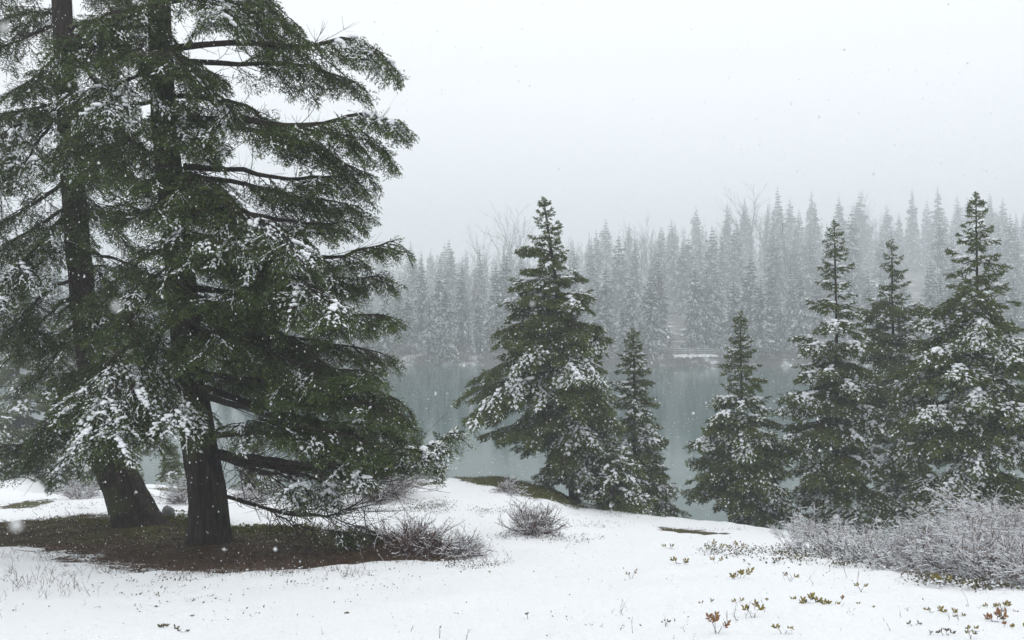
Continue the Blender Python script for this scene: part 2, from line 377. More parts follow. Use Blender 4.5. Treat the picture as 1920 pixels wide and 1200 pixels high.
HALF = [gp([(60, 1055), (-20, 1040), (-20, 1100), (200, 1120), (420, 1075), (820, 1055), (900, 1045), (880, 1065), (600, 1085), (420, 1092), (200, 1130), (60, 1110)]),
        gp([(1290, 1020), (1560, 1035), (1920, 1085), (1920, 1125), (1700, 1105), (1400, 1062)]),
        gp([(590, 950), (760, 935), (850, 945), (760, 968), (600, 965)])]
def bare_amt(X, Y):
    v = np.full(X.shape, -9.)
    for p, w_ in zip(BARE, (.8, .5, .28, .4, .3, .4, .5)): v = np.maximum(v, np.clip(poly_sd(X, Y, p)/w_, -1, 1))
    for p in HALF: v = np.maximum(v, np.clip(poly_sd(X, Y, p)/.5, -1, 1)*.35-.65)
    return np.clip(v, -1, 1)
TRUNK_A = on_ground(392, 1024); TRUNK_B = on_ground(270, 992)
def build_ground():
    y = np.concatenate([np.linspace(-25, 2, 14), 2+np.cumsum(np.linspace(.05, .25, 175))]); y = y*1.0
    y = np.concatenate([y, y[-1]+np.cumsum(np.linspace(.3, 1.2, 40))])
    u = np.linspace(-1, 1, 291); wd = np.maximum(9, 1.0*(y+5))
    Yg = np.repeat(y[:, None], len(u), 1); Xg = u[None]*wd[:, None]
    Z = ground_z(Xg, Yg); ba = bare_amt(Xg, Yg)
    Z = Z-.045*sm((ba+.4)/.6)+.02*np.where(ba > -.6, 1, .3)*vnoise(Xg, Yg, 7, 4)+.014*vnoise(Xg, Yg, 16, 5)+.04*vnoise(Xg, Yg, 3.1, 9)+.05*vnoise(Xg, Yg, 1.3, 11)
    for c, r, h in ((TRUNK_A, .7, .10), (TRUNK_B, .8, .12)):
        Z = Z+h*np.exp(-((Xg-c[0])**2+(Yg-c[1])**2)/r**2)
    nv, nu = Xg.shape; i = np.arange(nv-1)[:, None]*nu+np.arange(nu-1)[None]
    F = np.stack([i, i+1, i+nu+1, i+nu], -1).reshape(-1, 4)
    a = Acc(); a.add(np.stack([Xg, Yg, Z], -1).reshape(-1, 3), F)
    o = a.build('ground', 'ground', smooth=True); o['kind'] = 'structure'
    at = o.data.attributes.new('bare', 'FLOAT', 'POINT'); at.data.foreach_set('value', ba.ravel().astype(np.float32))
    mo = np.maximum(np.clip(poly_sd(Xg, Yg, BARE[1])/.3+1, 0, 1), np.exp(-((Xg-TRUNK_B[0]-.7)**2+(Yg-TRUNK_B[1]-.3)**2)/.5)*1.0)
    mo = np.maximum(mo, sm((Yg-TRUNK_A[1]-.2)/.5)*.75)
    at = o.data.attributes.new('moss', 'FLOAT', 'POINT'); at.data.foreach_set('value', (mo-.25).ravel().astype(np.float32))
build_ground()

def hill_z(X, Y):
    sh = 156+3*vnoise(X, Y*0, .03, 3)*2
    d = Y-sh
    z = np.where(d < 0, LAKE-1.0+0*X, LAKE+.15+1.7*sm(d/4))
    up = np.maximum(d-8, 0)
    z = z+np.minimum(up, 190)*(.055+.095*sm((X+40)/170))+np.maximum(up-190, 0)*.08+3*vnoise(X, Y, .015, 6)*sm(up/60)
    return z
def build_hill():
    y = np.concatenate([np.arange(140, 172, .8), np.arange(172, 770, 7)]); x = np.arange(-520, 521, 6.5)
    Xg, Yg = np.meshgrid(x, y); Z = hill_z(Xg, Yg); nv, nu = Xg.shape
    i = np.arange(nv-1)[:, None]*nu+np.arange(nu-1)[None]
    a = Acc(); a.add(np.stack([Xg, Yg, Z], -1).reshape(-1, 3), np.stack([i, i+1, i+nu+1, i+nu], -1).reshape(-1, 4))
    a.build('hill', 'hill', smooth=True)['kind'] = 'structure'
build_hill()
a = Acc(); a.add([[-520, 12, LAKE], [520, 12, LAKE], [520, 165, LAKE], [-520, 165, LAKE]], [[0, 1, 2, 3]])
a.build('lake_water', 'water')['kind'] = 'structure'
a = Acc(); a.add([[-540, -60, -9.2], [540, -60, -9.2], [540, 720, -9.2], [-540, 720, -9.2]], [[0, 1, 2, 3]])
a.build('lake_bed', 'stone')['kind'] = 'structure'

# ------------------------------------------------------------------ trunks
def catmull(P, k):
    P = np.asarray(P, float); t = np.linspace(0, len(P)-1, k); out = []
    for x in t:
        i = min(int(x), len(P)-2); f = x-i
        p0 = P[max(i-1, 0)]; p1 = P[i]; p2 = P[i+1]; p3 = P[min(i+2, len(P)-1)]
        out.append(.5*((2*p1)+(-p0+p2)*f+(2*p0-5*p1+4*p2-p3)*f*f+(-p0+3*p1-3*p2+p3)*f**3))
    return np.array(out)
def trunk_mesh(pts, rad, sides, rings, root, o, rough=.0, flare=0, name='trunk', matk='bark', seed=1):
    P = catmull(pts, rings); r = np.interp(np.linspace(0, 1, rings), np.linspace(0, 1, len(rad)), rad)
    V, F = tubes(P[None], r[None], sides)
    V = V.reshape(rings, sides, 3); c = P[:, None]; d = V-c
    if rough:
        a = np.arange(sides)/sides*2*np.pi; h = np.linspace(0, np.linalg.norm(np.diff(P, axis=0), axis=1).sum(), rings)
        A_, H_ = np.meshgrid(a, h)
        X, Y = np.cos(A_), np.sin(A_)
        n = vnoise(X*4+H_*.35, Y*4+H_*.2, 1.8, seed)*1.0+vnoise(X*9+H_*.6, Y*9-H_*1.1, 2, seed+3)*.7
        f = 1+rough*n
        if flare:
            lobes = 1+.55*np.cos(3*A_+seed)+.4*np.cos(5*A_+seed*2)
            f = f+flare*np.exp(-np.maximum(H_-.15, 0)/.20)*lobes
        d = d*f[..., None]
    a_ = Acc(); a_.add((c+d).reshape(-1, 3), F); return a_.build(name, matk, root, o, True)

def conifer(label, trunk, Y, outline, nb, seed, snow=.3, dust=.7, temps=MID, rad=.09, mats=('needle_mid', 'needle_tip'), group='snowy young conifers along the near bank',
            spacing=.085, top_rise=.5, low_rise=-.35, depth=1.0, name='conifer', size=.36, sz_max=.5, lumps=True, base=None, bare_to=0, slim=.16):
    global rng
    rng = np.random.default_rng(seed)
    tr = np.array([PT(a, b, Y) for a, b in trunk])                 # top ... base
    b = tr[-1].copy(); gz = float(ground_z(b[0], b[1])) if base is None else base
    if gz < b[2]: tr = np.vstack([tr, [b[0]+.02, b[1], gz-.1]])
    else: tr[-1][2] = gz-.1
    o = np.array([tr[-1][0], tr[-1][1], tr[-1][2]+.1])
    root = empty(name, o, label, 'conifer', group)
    T = Tree(temps); ol = np.array(outline, float)
    zt, zb = tr[0][2], EYE-(ol[-1, 0]-600)/FPX*Y
    tz = tr[::-1, 2]; tx = tr[::-1, 0]
    kz = EYE-(ol[:, 0]-600)/FPX*Y; XL = (ol[:, 1]-960)/FPX*Y; XR = (ol[:, 2]-960)/FPX*Y
    H = zt-zb
    trunk_mesh(tr[::-1], [rad, rad*.8, rad*.55, rad*.3, .008], 12, 50, root, o, .12, .15)
    g = 2.39996
    for i in range(nb):
        wq = nb/5.2; h = ((math.floor((i+.5)/nb*wq)+.5+rand(-.42, .42))/wq)**1.05   # whorls, 0 top .. 1 bottom
        h = min(max(h, .002), 1)
        z = zt-h*H*.995
        az = i*g+rand(-.35, .35); c = math.cos(az); s_ = math.sin(az)
        jx = z+rand(-.03, .03)*H
        xt = np.interp(z, tz, tx)
        RL = xt-np.interp(-z, -kz, XL); RR = np.interp(-z, -kz, XR)-xt
        R = max(.05, (RR*(1+c)/2+RL*(1-c)/2))
        mean = max(.05, (RL+RR)/2)
        R = R*(abs(c)+.0)+(1-abs(c))*mean*depth
        R = max(.07, R-min(slim, R*.25)); R *= ((rand(.94, 1.10) if slim < .1 else rand(.80, 1.05)) if abs(c) > .55 else rand(.65, 1.08))
        if rng.random() < .12: R *= rand(.55, .8)
        if R < .35: R = max(R, .07)*1.15
        rise = top_rise+(low_rise-top_rise)*min(1, h*1.5)**.8; rise += rand(-.2, .2)+(.35 if R < .3 else 0)
        za = min(z-rise*R, zt-.02*H); za = max(za, gz+.15)
        zi = np.interp(za, tz, tx)
        u = np.linspace(0, 1, 7)
        bx = zi+(xt-zi)*u*.0+c*R*u; by = Y+s_*R*u
        bend = rise*R*(1.5*u-.5*u*u) if rise < 0 else rise*R*(u**1.2)
        bz = za+bend+R*.05*np.sin(u*5+rand(0, 6)); 
        if rise < 0: bz = bz+R*.10*np.sin(np.pi*u*.9)
        B = np.stack([bx, by, bz], 1); B[1:] += rng.normal(size=(6, 3))*R*.018
        if h < bare_to: continue
        z0 = min(size*R+.075, sz_max)*rand(.85, 1.2)
        snowy = rng.random() < snow*(1.0 if s_ < -.1 else .8)
        T.bough(B, z0, max(.11, z0*.5), s0=.02 if R < .5 else .08 if R < 1 else .15, spacing=spacing*(1 if R > .4 else .7)*(1.5 if s_ > .45 else 1),
                snow_p=(.85 if snowy else .0), dust_p=dust*(.75 if R < .4 else .3 if snowy else .10), snow_from=rand(.2, .55), hang=.22+.2*h, r0=.006+.008*R)
        if R > .12 and snowy: T.snow_line(B, rand(.2, .55), 1., .040+.022*min(R, 1.3), 9 if R > .5 else 5)
        if R > .75:                                               # side branches broaden the bough
            for sd in (-1, 1):
                for q in (.30, .5, .68):
                    k = int(q*6); t_ = nrm(B[k+1]-B[k]); rt = nrm(np.cross(t_, [0, 0, 1.]))
                    l = R*(.42*(1-q)+.12)*rand(.7, 1.2); d = nrm(t_*.75+rt*sd*.75+np.array([0, 0, -.22-.15*h]))
                    uu = np.linspace(0, 1, 4)[:, None]
                    if snowy and rng.random() < .6: T.snow_line(B[k]+d*l*uu-np.array([0, 0, .15*l])*uu**2, rand(.1, .4), 1., .042, 6)
                    T.bough(B[k]+d*l*uu-np.array([0, 0, .15*l])*uu**2, z0*.7, max(.12, z0*.4), s0=.1, spacing=spacing*1.15,
                            snow_p=(.8 if snowy and rng.random() < .7 else .0), dust_p=dust*(.25 if snowy else .08), snow_from=.2, hang=.3, r0=.006, tube_sides=3)
    # leader
    ld = tr[0]; T.spray(np.array([ld-[0, 0, .12], ld-[0, 0, .05]]), np.array([[.05, 0, 1.], [-.03, .05, 1]]), np.array([.16, .14]), np.array([False, True]), np.array([True, True]), 1.)
    if T.limbs.n: T.limbs.build('limbs', 'twig', root, o, True)['kind'] = 'stuff'
    T.foliage(root, o, mats, lumps=lumps)
    return root

conifer('tall full conifer standing alone in the middle, one bough jutting left near its top', [(1020, 376), (1030, 450), (1045, 550), (1058, 700), (1070, 860), (1078, 934)], 20,
        [(376, 1017, 1023), (420, 1003, 1042), (455, 985, 1050), (468, 962, 1052), (490, 990, 1055), (520, 965, 1098), (560, 955, 1112), (600, 950, 1120), (640, 922, 1135), (680, 918, 1130), (720, 882, 1150),
         (760, 862, 1145), (800, 882, 1160), (840, 940, 1170), (880, 1000, 1190), (920, 1030, 1170)], 150, 11, snow=.42, dust=.55, rad=.16, low_rise=-.55, depth=.85, size=.30, slim=.02)
conifer('small slim conifer just right of the lone full one, its lowest boughs loaded with snow', [(1187, 622), (1189, 700), (1190, 965)], 21,
        [(622, 1186, 1188), (660, 1168, 1206), (700, 1155, 1216), (740, 1148, 1226), (780, 1148, 1222), (820, 1158, 1246), (870, 1140, 1240), (910, 1125, 1262), (955, 1115, 1270)], 116, 12, snow=.6, rad=.07, slim=.0)
conifer('low bushy young conifer with thick snow, tucked between the lone conifer and its slim neighbour', [(1150, 815), (1150, 880), (1150, 960)], 19.2,
        [(815, 1148, 1152), (850, 1125, 1205), (890, 1110, 1225), (930, 1085, 1240), (958, 1090, 1230)], 42, 22, snow=.85, rad=.04)
conifer('short broad conifer, leftmost of the group at the right, with drooping tips', [(1388, 588), (1390, 700), (1396, 860), (1402, 985)], 20,
        [(588, 1387, 1389), (640, 1368, 1412), (690, 1335, 1432), (730, 1342, 1452), (770, 1310, 1458), (800, 1300, 1472), (840, 1285, 1490), (880, 1290, 1492), (920, 1280, 1500), (975, 1288, 1500)], 104, 13, snow=.5, dust=.9, rad=.09, slim=.24)
conifer('tall narrow conifer with long thin leader, second from left in the right-hand group', [(1564, 420), (1568, 600), (1570, 800), (1574, 960)], 19.5,
        [(420, 1562, 1566), (470, 1540, 1588), (500, 1535, 1602), (540, 1522, 1602), (570, 1508, 1622), (620, 1475, 1642), (680, 1458, 1645), (720, 1450, 1655), (760, 1430, 1662), (820, 1438, 1672), (880, 1455, 1682), (985, 1490, 1680)],
        108, 14, snow=.66, dust=.85, rad=.10, slim=.28)
conifer('slender conifer standing back between the two tallest trees of the group at the right', [(1672, 452), (1674, 600), (1682, 960)], 23,
        [(452, 1670, 1674), (500, 1655, 1698), (540, 1635, 1702), (580, 1612, 1738), (640, 1600, 1735), (700, 1602, 1752), (780, 1602, 1765), (880, 1600, 1768), (985, 1610, 1760)], 116, 15, snow=.58, dust=.85, rad=.09, slim=.10)
conifer('tallest conifer of the group at the right, with a spindly top and snow-laden lower boughs', [(1830, 368), (1833, 600), (1836, 800), (1838, 960)], 17.5,
        [(368, 1829, 1831), (410, 1812, 1850), (450, 1790, 1872), (490, 1765, 1882), (540, 1735, 1920), (600, 1728, 1930), (660, 1652, 1942), (720, 1665, 1955), (760, 1630, 1955), (820, 1650, 1965), (880, 1660, 1955), (950, 1700, 1950)],
        112, 16, snow=.55, dust=.6, rad=.11, size=.34, slim=.24)
conifer('conifer cut off by the right edge of the photograph, behind the tallest one', [(1965, 540), (1962, 700), (1960, 980)], 22,
        [(540, 1963, 1967), (640, 1915, 2010), (760, 1880, 2040), (880, 1862, 2060), (960, 1850, 2070)], 56, 17, snow=.4, dust=.7, rad=.09)
# hazier conifers on the left bank, behind the big trees
LB = [((30, 470), (36, 925), 37, 95, 'tall grey-green conifer furthest left behind the big trees'),
      ((-90, 420), (-85, 925), 40, 120, 'tall conifer off the left edge behind the big trees'),
      ((112, 610), (112, 915), 35, 78, 'shorter conifer on the left bank, just left of the leaning trunk'),
      ((190, 560), (190, 905), 42, 80, 'conifer on the left bank, hidden for the most part by the leaning trunk'),
      ((-20, 690), (-18, 930), 31, 80, 'low conifer at the left edge above the brown bank')]
for k, (t, b, Y, hw, lab) in enumerate(LB):
    ol = [(t[1]+(b[1]-t[1])*q, t[0]+(b[0]-t[0])*q-hw*w_, t[0]+(b[0]-t[0])*q+hw*w_) for q, w_ in ((0, .02), (.15, .22), (.3, .42), (.5, .66), (.7, .88), (.85, 1), (1, .95))]
    conifer(lab, [t, ((t[0]+b[0])/2, (t[1]+b[1])/2), b], Y, ol, 40 if k == 1 else 56, 30+k, snow=.5, dust=.6, temps=FAR2, rad=.16, spacing=.2, size=.3, sz_max=.8,
            group='hazy conifers on the left bank')
for k, (t, b, Y, hw, lab) in enumerate([((322, 836), (322, 906), 23, 38, 'small pale sapling conifer between the two big trunks'),
                                      ((482, 828), (482, 928), 22, 58, 'small pale conifer beside the water, right of the nearer big trunk'),
                                      ((246, 838), (246, 905), 25, 26, 'small sapling conifer just right of the leaning trunk')]):
    ol = [(t[1]+(b[1]-t[1])*q, t[0]-hw*w_, t[0]+hw*w_) for q, w_ in ((0, .03), (.3, .4), (.6, .75), (1, 1))]
    conifer(lab, [t, ((t[0]+b[0])/2, (t[1]+b[1])/2), b], Y, ol, 46, 50+k, snow=.5, rad=.03, group='saplings seen between the trunks', spacing=.1)

# ------------------------------------------------------------------ the two big conifers
def big_tree(name, label, trunk, rads, Y, limbs, seed, flare, curve):
    global rng
    rng = np.random.default_rng(seed)
    base = TRUNK_A if name == 'A' else TRUNK_B
    tr = [PT(a, b, y) for a, b, y in trunk]; tr[0] = np.array([tr[0][0], tr[0][1], base[2]-.25]); tr = np.array(tr)
    o = np.array([tr[0][0], tr[0][1], base[2]])
    root = empty('old_conifer', o, label, 'conifer', 'old conifers in the left foreground')
    rad = [q*.92 for q in rads]
    trunk_mesh(tr, rad, 56, 260, root, o, .20, flare, seed=seed)
    T = Tree(NEAR); BA = Acc()
    yt = lambda py: np.interp(py, [p[1] for p in trunk][::-1], [p[2] for p in trunk][::-1])
    for L in limbs:
        thin = .98 if name == 'B' else 1.0 if L[0][-1][0] < 300 else 1.22
        pts = L[0]; dy = L[1]; dens = (L[2] if len(L) > 2 else 1.)*thin; snow = L[3] if len(L) > 3 else .06; kw = L[4] if len(L) > 4 else {}
        n = len(pts); arc = np.concatenate([[0], np.cumsum([math.dist(pts[i], pts[i+1]) for i in range(n-1)])]); arc /= arc[-1]
        P = catmull(np.array([PT(p[0], p[1], yt(pts[0][1])+dy*arc[i]) for i, p in enumerate(pts)]), 15)[:14]
        P[1:] += rng.normal(size=(13, 3))*.012
        seg = np.linalg.norm(np.diff(P, axis=0), axis=1); LL = seg.sum(); cu = np.concatenate([[0], np.cumsum(seg)])/LL
        r0 = kw.get('r', .020+.009*LL); u14 = np.linspace(0, 1, 14)
        V, F = tubes(P[None], (r0*(1-.82*u14)*rand(.9, 1.1, 14))[None], 8)
        lb = Acc(); lb.add(V, F); lb.build('limb', 'bark', root, o, True)
        s0 = kw.get('s0', .22); sp = .118/max(dens, .01); droop = kw.get('droop', .30)*.8
        at = lambda v: np.array([np.interp(v, cu, P[:, k]) for k in range(3)])
        m = max(3, int(LL*(1-s0)/sp))
        if dens <= 0: m = 0
        for i in range(m):
            s = s0+(1-s0)*(i+rand(0, 1))/m
            p = at(s); t_ = nrm(at(min(1, s+.05))-at(max(0, s-.05))); rt = nrm(np.cross(t_, [0, 0, 1.]))
            sd = 1 if i % 2 else -1; ph = math.radians(rand(35, 70))
            l = kw.get('sl', 1.0)*(.28+.34*math.sin(math.pi*min(1, (1-s)*.8+.12)))*rand(.65, 1.25)*(1-.45*s**3)
            d = nrm(t_*math.cos(ph)+rt*sd*math.sin(ph)+np.array([0, 0, rand(-.35, .12)]))
            uu = np.linspace(0, 1, 6)[:, None]
            B = p+d*l*uu-np.array([0, 0, droop*l*rand(.3, 1.7)])*uu**1.7
            snow_ = max(snow, .16 if s > .55 else snow)
            sn = snow_*.75*(1 if s > kw.get('sf', .5) else .06)
            if rng.random() < .35: sn *= .15
            T.bough(B, .30, .19, s0=.06, spacing=.080, snow_p=sn, dust_p=min(.9, .02+sn*.6), snow_from=0, hang=rand(.15, .42), fan=50, r0=.008, tube_sides=3)
            if sn > .2 and rng.random() < .85: T.snow_line(B, rand(0, .3), 1., .031, 15)
        if dens > 0:
            T.bough(P[8:-1], .30, .22, s0=.0, spacing=.08, snow_p=snow*1.3, dust_p=min(.9, .1+snow), snow_from=0, hang=.35, r0=.01, limb=False)
        # bare twiggery near the trunk
        nbare = int(kw.get('bare', 5)*LL)
        if nbare:
            s = rand(.05, kw.get('bare_to', .7), nbare); p = np.array([at(x) for x in s]); t_ = nrm(np.array([at(min(1, x+.05))-at(max(0, x-.05)) for x in s]))
            d = nrm(t_*.7+rng.normal(size=(nbare, 3))*.6+np.array([0, 0, -.25])); l = rand(.25, .8, nbare)*kw.get('bl', 1.)
            uu = np.linspace(0, 1, 6)[None, :, None]
            Q = p[:, None]+d[:, None]*l[:, None, None]*uu+(rng.normal(size=(nbare, 1, 3))*.25*l[:, None, None]+np.array([0, 0, .12]))*uu**2
            V, F = tubes(Q, (.006*(1-.7*uu[..., 0]))*np.ones((nbare, 1)), 3); BA.add(V, F)
            for _ in range(4):
                j = rng.integers(2, 5, nbare); q0 = Q[np.arange(nbare), j]; tt = nrm(Q[np.arange(nbare), j+1]-q0)
                d2 = nrm(tt+rng.normal(size=(nbare, 3))*.7); l2 = l*rand(.2, .5, nbare); v = np.linspace(0, 1, 4)[None, :, None]
                Q2 = q0[:, None]+d2[:, None]*l2[:, None, None]*v+np.array([0, 0, .05])*v**2
                V, F = ribbons(Q2, .003*(1-.6*v[..., 0])*np.ones((nbare, 1))); BA.add(V, F)
    T.limbs.build('branches', 'twig', root, o, True)['kind'] = 'stuff'
    tag(BA.build('bare_twigs', 'twig', root, o), kind='stuff')
    T.foliage(root, o)
    return root

FA = [  # right-hand limbs of the nearer tree, top to bottom: photo path, depth of tip, density, snow
 ([(298, -60), (400, -60), (480, -20), (550, 70)], -.5, 1.1, .1), ([(300, 10), (390, -5), (460, 15), (545, 85)], .3, 1.2, .1),
 ([(300, -20), (350, -20), (400, 0), (425, 40)], -1.0, 1.2, .6),
 ([(318, 92), (420, 80), (560, 88), (650, 72), (705, 92), (742, 132)], -.4, 1.15, .75, dict(sf=.72, s0=.35)),
 ([(318, 110), (430, 120), (560, 122), (640, 145), (680, 158)], .5, 1.0, .04, dict(s0=.3)),
 ([(320, 140), (370, 150), (420, 190), (440, 230)], -.6, .7, .2),
 ([(325, 180), (400, 185), (460, 200), (510, 235), (560, 265)], .5, .8, .04),
 ([(332, 222), (450, 226), (560, 236), (640, 224), (700, 214), (784, 248)], -.5, 1.15, .7, dict(sf=.78, s0=.32)),
 ([(335, 235), (450, 240), (560, 262), (640, 300), (705, 338)], .4, 1.1, .05, dict(s0=.4)),
 ([(560, 240), (620, 250), (680, 262), (735, 285)], .2, 1.0, .05, dict(r=.018)),
 ([(345, 312), (440, 318), (540, 336), (620, 330), (700, 346)], .2, 1.0, .05, dict(s0=.4)),
 ([(345, 325), (450, 345), (580, 372), (692, 388)], .6, 1.6, .05, dict(s0=.3)),
 ([(348, 380), (460, 400), (580, 420), (680, 408)], .0, 1.2, .08, dict(s0=.15)),
 ([(340, 350), (400, 372), (480, 405), (540, 450), (568, 500)], -1.3, 1.2, .8, dict(sf=.45, s0=.1, droop=.4)),
 ([(340, 395), (390, 405), (430, 425), (445, 470)], -1.2, 1.1, .8, dict(sf=.3, s0=.1)),
 ([(350, 450), (480, 470), (620, 482), (700, 462), (750, 449)], .1, 1.15, .06, dict(s0=.12, droop=.4)),
 ([(350, 470), (450, 495), (560, 525), (650, 585)], -1.4, 1.2, .75, dict(sf=.72, s0=.1)),
 ([(352, 500), (500, 515), (640, 522), (738, 518)], .4, 1.6, .05, dict(s0=.12)),
 ([(355, 540), (500, 560), (640, 585), (740, 592)], -.3, 1.6, .08, dict(s0=.12)),
 ([(358, 560), (430, 590), (500, 610), (570, 650)], .8, 1.0, .04, dict(s0=.1)),
 ([(360, 590), (480, 620), (600, 640), (735, 662)], .3, 1.6, .05, dict(s0=.15)),
 ([(362, 620), (450, 640), (560, 680), (640, 690), (720, 700)], -.8, 1.6, .06, dict(s0=.2)),
 ([(365, 640), (480, 690), (600, 720), (700, 730), (760, 760)], .0, 1.6, .05, dict(s0=.25)),
 ([(368, 700), (500, 715), (640, 745), (778, 784)], -.6, 1.7, .05, dict(s0=.3)),
 ([(370, 720), (480, 760), (600, 790), (700, 800), (775, 820)], .3, 1.6, .05, dict(s0=.3)),
 ([(372, 740), (470, 770), (560, 800), (660, 820), (740, 845)], -1.1, 1.1, .12, dict(s0=.4)),
 ([(400, 815), (500, 812), (620, 838), (760, 852)], -.2, 1.6, .10, dict(s0=.42, bare=8)),
 ([(402, 848), (490, 860), (600, 868), (720, 856)], .3, 1.0, .06, dict(s0=.5, bare=10)),
 ([(402, 850), (520, 875), (660, 868), (760, 850), (820, 828), (868, 802)], -.3, 1.3, 1.3, dict(s0=.68, sf=.3, sl=.42, droop=.1, bare=9)),
 ([(620, 868), (700, 850), (770, 842), (800, 850), (822, 882)], -.5, 1.2, 1.3, dict(s0=.4, sf=.2, sl=.4, r=.014, bare=0)),
 ([(400, 850), (470, 880), (520, 890), (560, 905), (545, 950)], -1.0, .35, .8, dict(s0=.85, sl=.4, bare=12, bl=1.1)),
 ([(402, 855), (500, 875), (600, 900), (620, 940)], -.6, .35, .8, dict(s0=.86, sl=.4, bare=14, bl=1.2)),
 ([(402, 850), (540, 868), (650, 875), (686, 905)], -1.0, .4, 1.0, dict(s0=.9, sl=.35, bare=12, bl=1.1)),
 ([(410, 925), (470, 942), (520, 962), (600, 968), (660, 950), (700, 915)], -.4, 0, .2, dict(bare=26, bare_to=.97, bl=1.2, r=.03)),
 ([(430, 862), (500, 890), (560, 940), (600, 1000)], -.3, 0, .0, dict(bare=16, bare_to=.95, bl=1.05, r=.014)), ([(470, 860), (530, 880), (590, 935), (660, 955), (740, 930)], -.7, 0, .0, dict(bare=16, bare_to=.95, bl=1.0, r=.014)),
 ([(560, 868), (640, 900), (700, 900), (760, 880)], .1, 0, .0, dict(bare=16, bare_to=.95, bl=1.2, r=.012)),
 ([(500, 955), (560, 985), (620, 995), (660, 1000)], -.5, .35, .0, dict(s0=.7, sl=.5, bare=14, bare_to=.9, r=.014)),
 ([(520, 960), (600, 965), (680, 990), (705, 1000)], .2, .4, .0, dict(s0=.75, sl=.5, bare=12, bare_to=.9, r=.012)),
 # left-hand and forward limbs
 ([(298, 20), (250, 15), (180, 40), (110, 100)], -.8, 1.1, .12), ([(298, 60), (260, 50), (200, 65), (150, 130)], -1.0, 1.1, .2),
 ([(300, 130), (262, 140), (225, 160), (185, 205)], -1.2, 1.2, .75, dict(sf=.3)), ([(304, 185), (250, 200), (190, 230), (130, 290)], .4, 1.1, .05),
 ([(306, 230), (260, 250), (225, 280), (200, 330)], -.9, 1.1, .1), ([(308, 290), (250, 285), (190, 270)], .3, .8, .05, dict(bare=9)),
 ([(308, 330), (300, 345), (320, 370), (370, 400)], -1.1, 1.3, .1), ([(312, 410), (262, 395), (218, 365)], .3, .8, .05, dict(bare=9)),
 ([(315, 470), (270, 480), (230, 520), (190, 560)], .5, 1.1, .04), ([(318, 520), (290, 540), (250, 590), (215, 640)], -.7, 1.1, .04),
 ([(325, 590), (300, 610), (265, 640), (215, 720), (160, 830)], -1.5, 1.25, .95, dict(sf=.25, droop=.45, s0=.12)),
 ([(325, 600), (300, 630), (270, 690), (235, 760), (210, 850)], -1.6, 1.3, .9, dict(sf=.25, droop=.4, s0=.12)),
 ([(330, 640), (318, 680), (320, 740), (335, 800)], -1.1, 1.1, .6, dict(sf=.3, droop=.3)),
 ([(325, 600), (260, 640), (190, 700), (125, 780)], -1.0, 1.0, .7, dict(sf=.35, droop=.3)),
 ([(300, 60), (310, 90), (330, 120)], -1.0, 1.2, .2), ([(310, 300), (330, 330), (380, 350)], -.9, 1.2, .1),
 ([(320, 420), (340, 450), (390, 480)], -1.0, 1.2, .2), ([(322, 500), (345, 540), (400, 570)], -.9, 1.1, .1),
 ([(330, 580), (370, 610), (430, 640)], -.9, 1.0, .1), ([(340, 690), (400, 700), (470, 720)], .9, 1.1, .05),
 ([(345, 640), (400, 670), (500, 700)], .9, 1.0, .05), ([(340, 560), (420, 580), (520, 570)], .9, 1.0, .05),
 ([(330, 440), (420, 450), (500, 455)], .9, 1.0, .05), ([(300, 200), (290, 260), (300, 320)], .8, .9, .05),
 ([(420, 820), (440, 800), (470, 790), (520, 800)], -.6, 1.0, .1, dict(r=.012)),
]
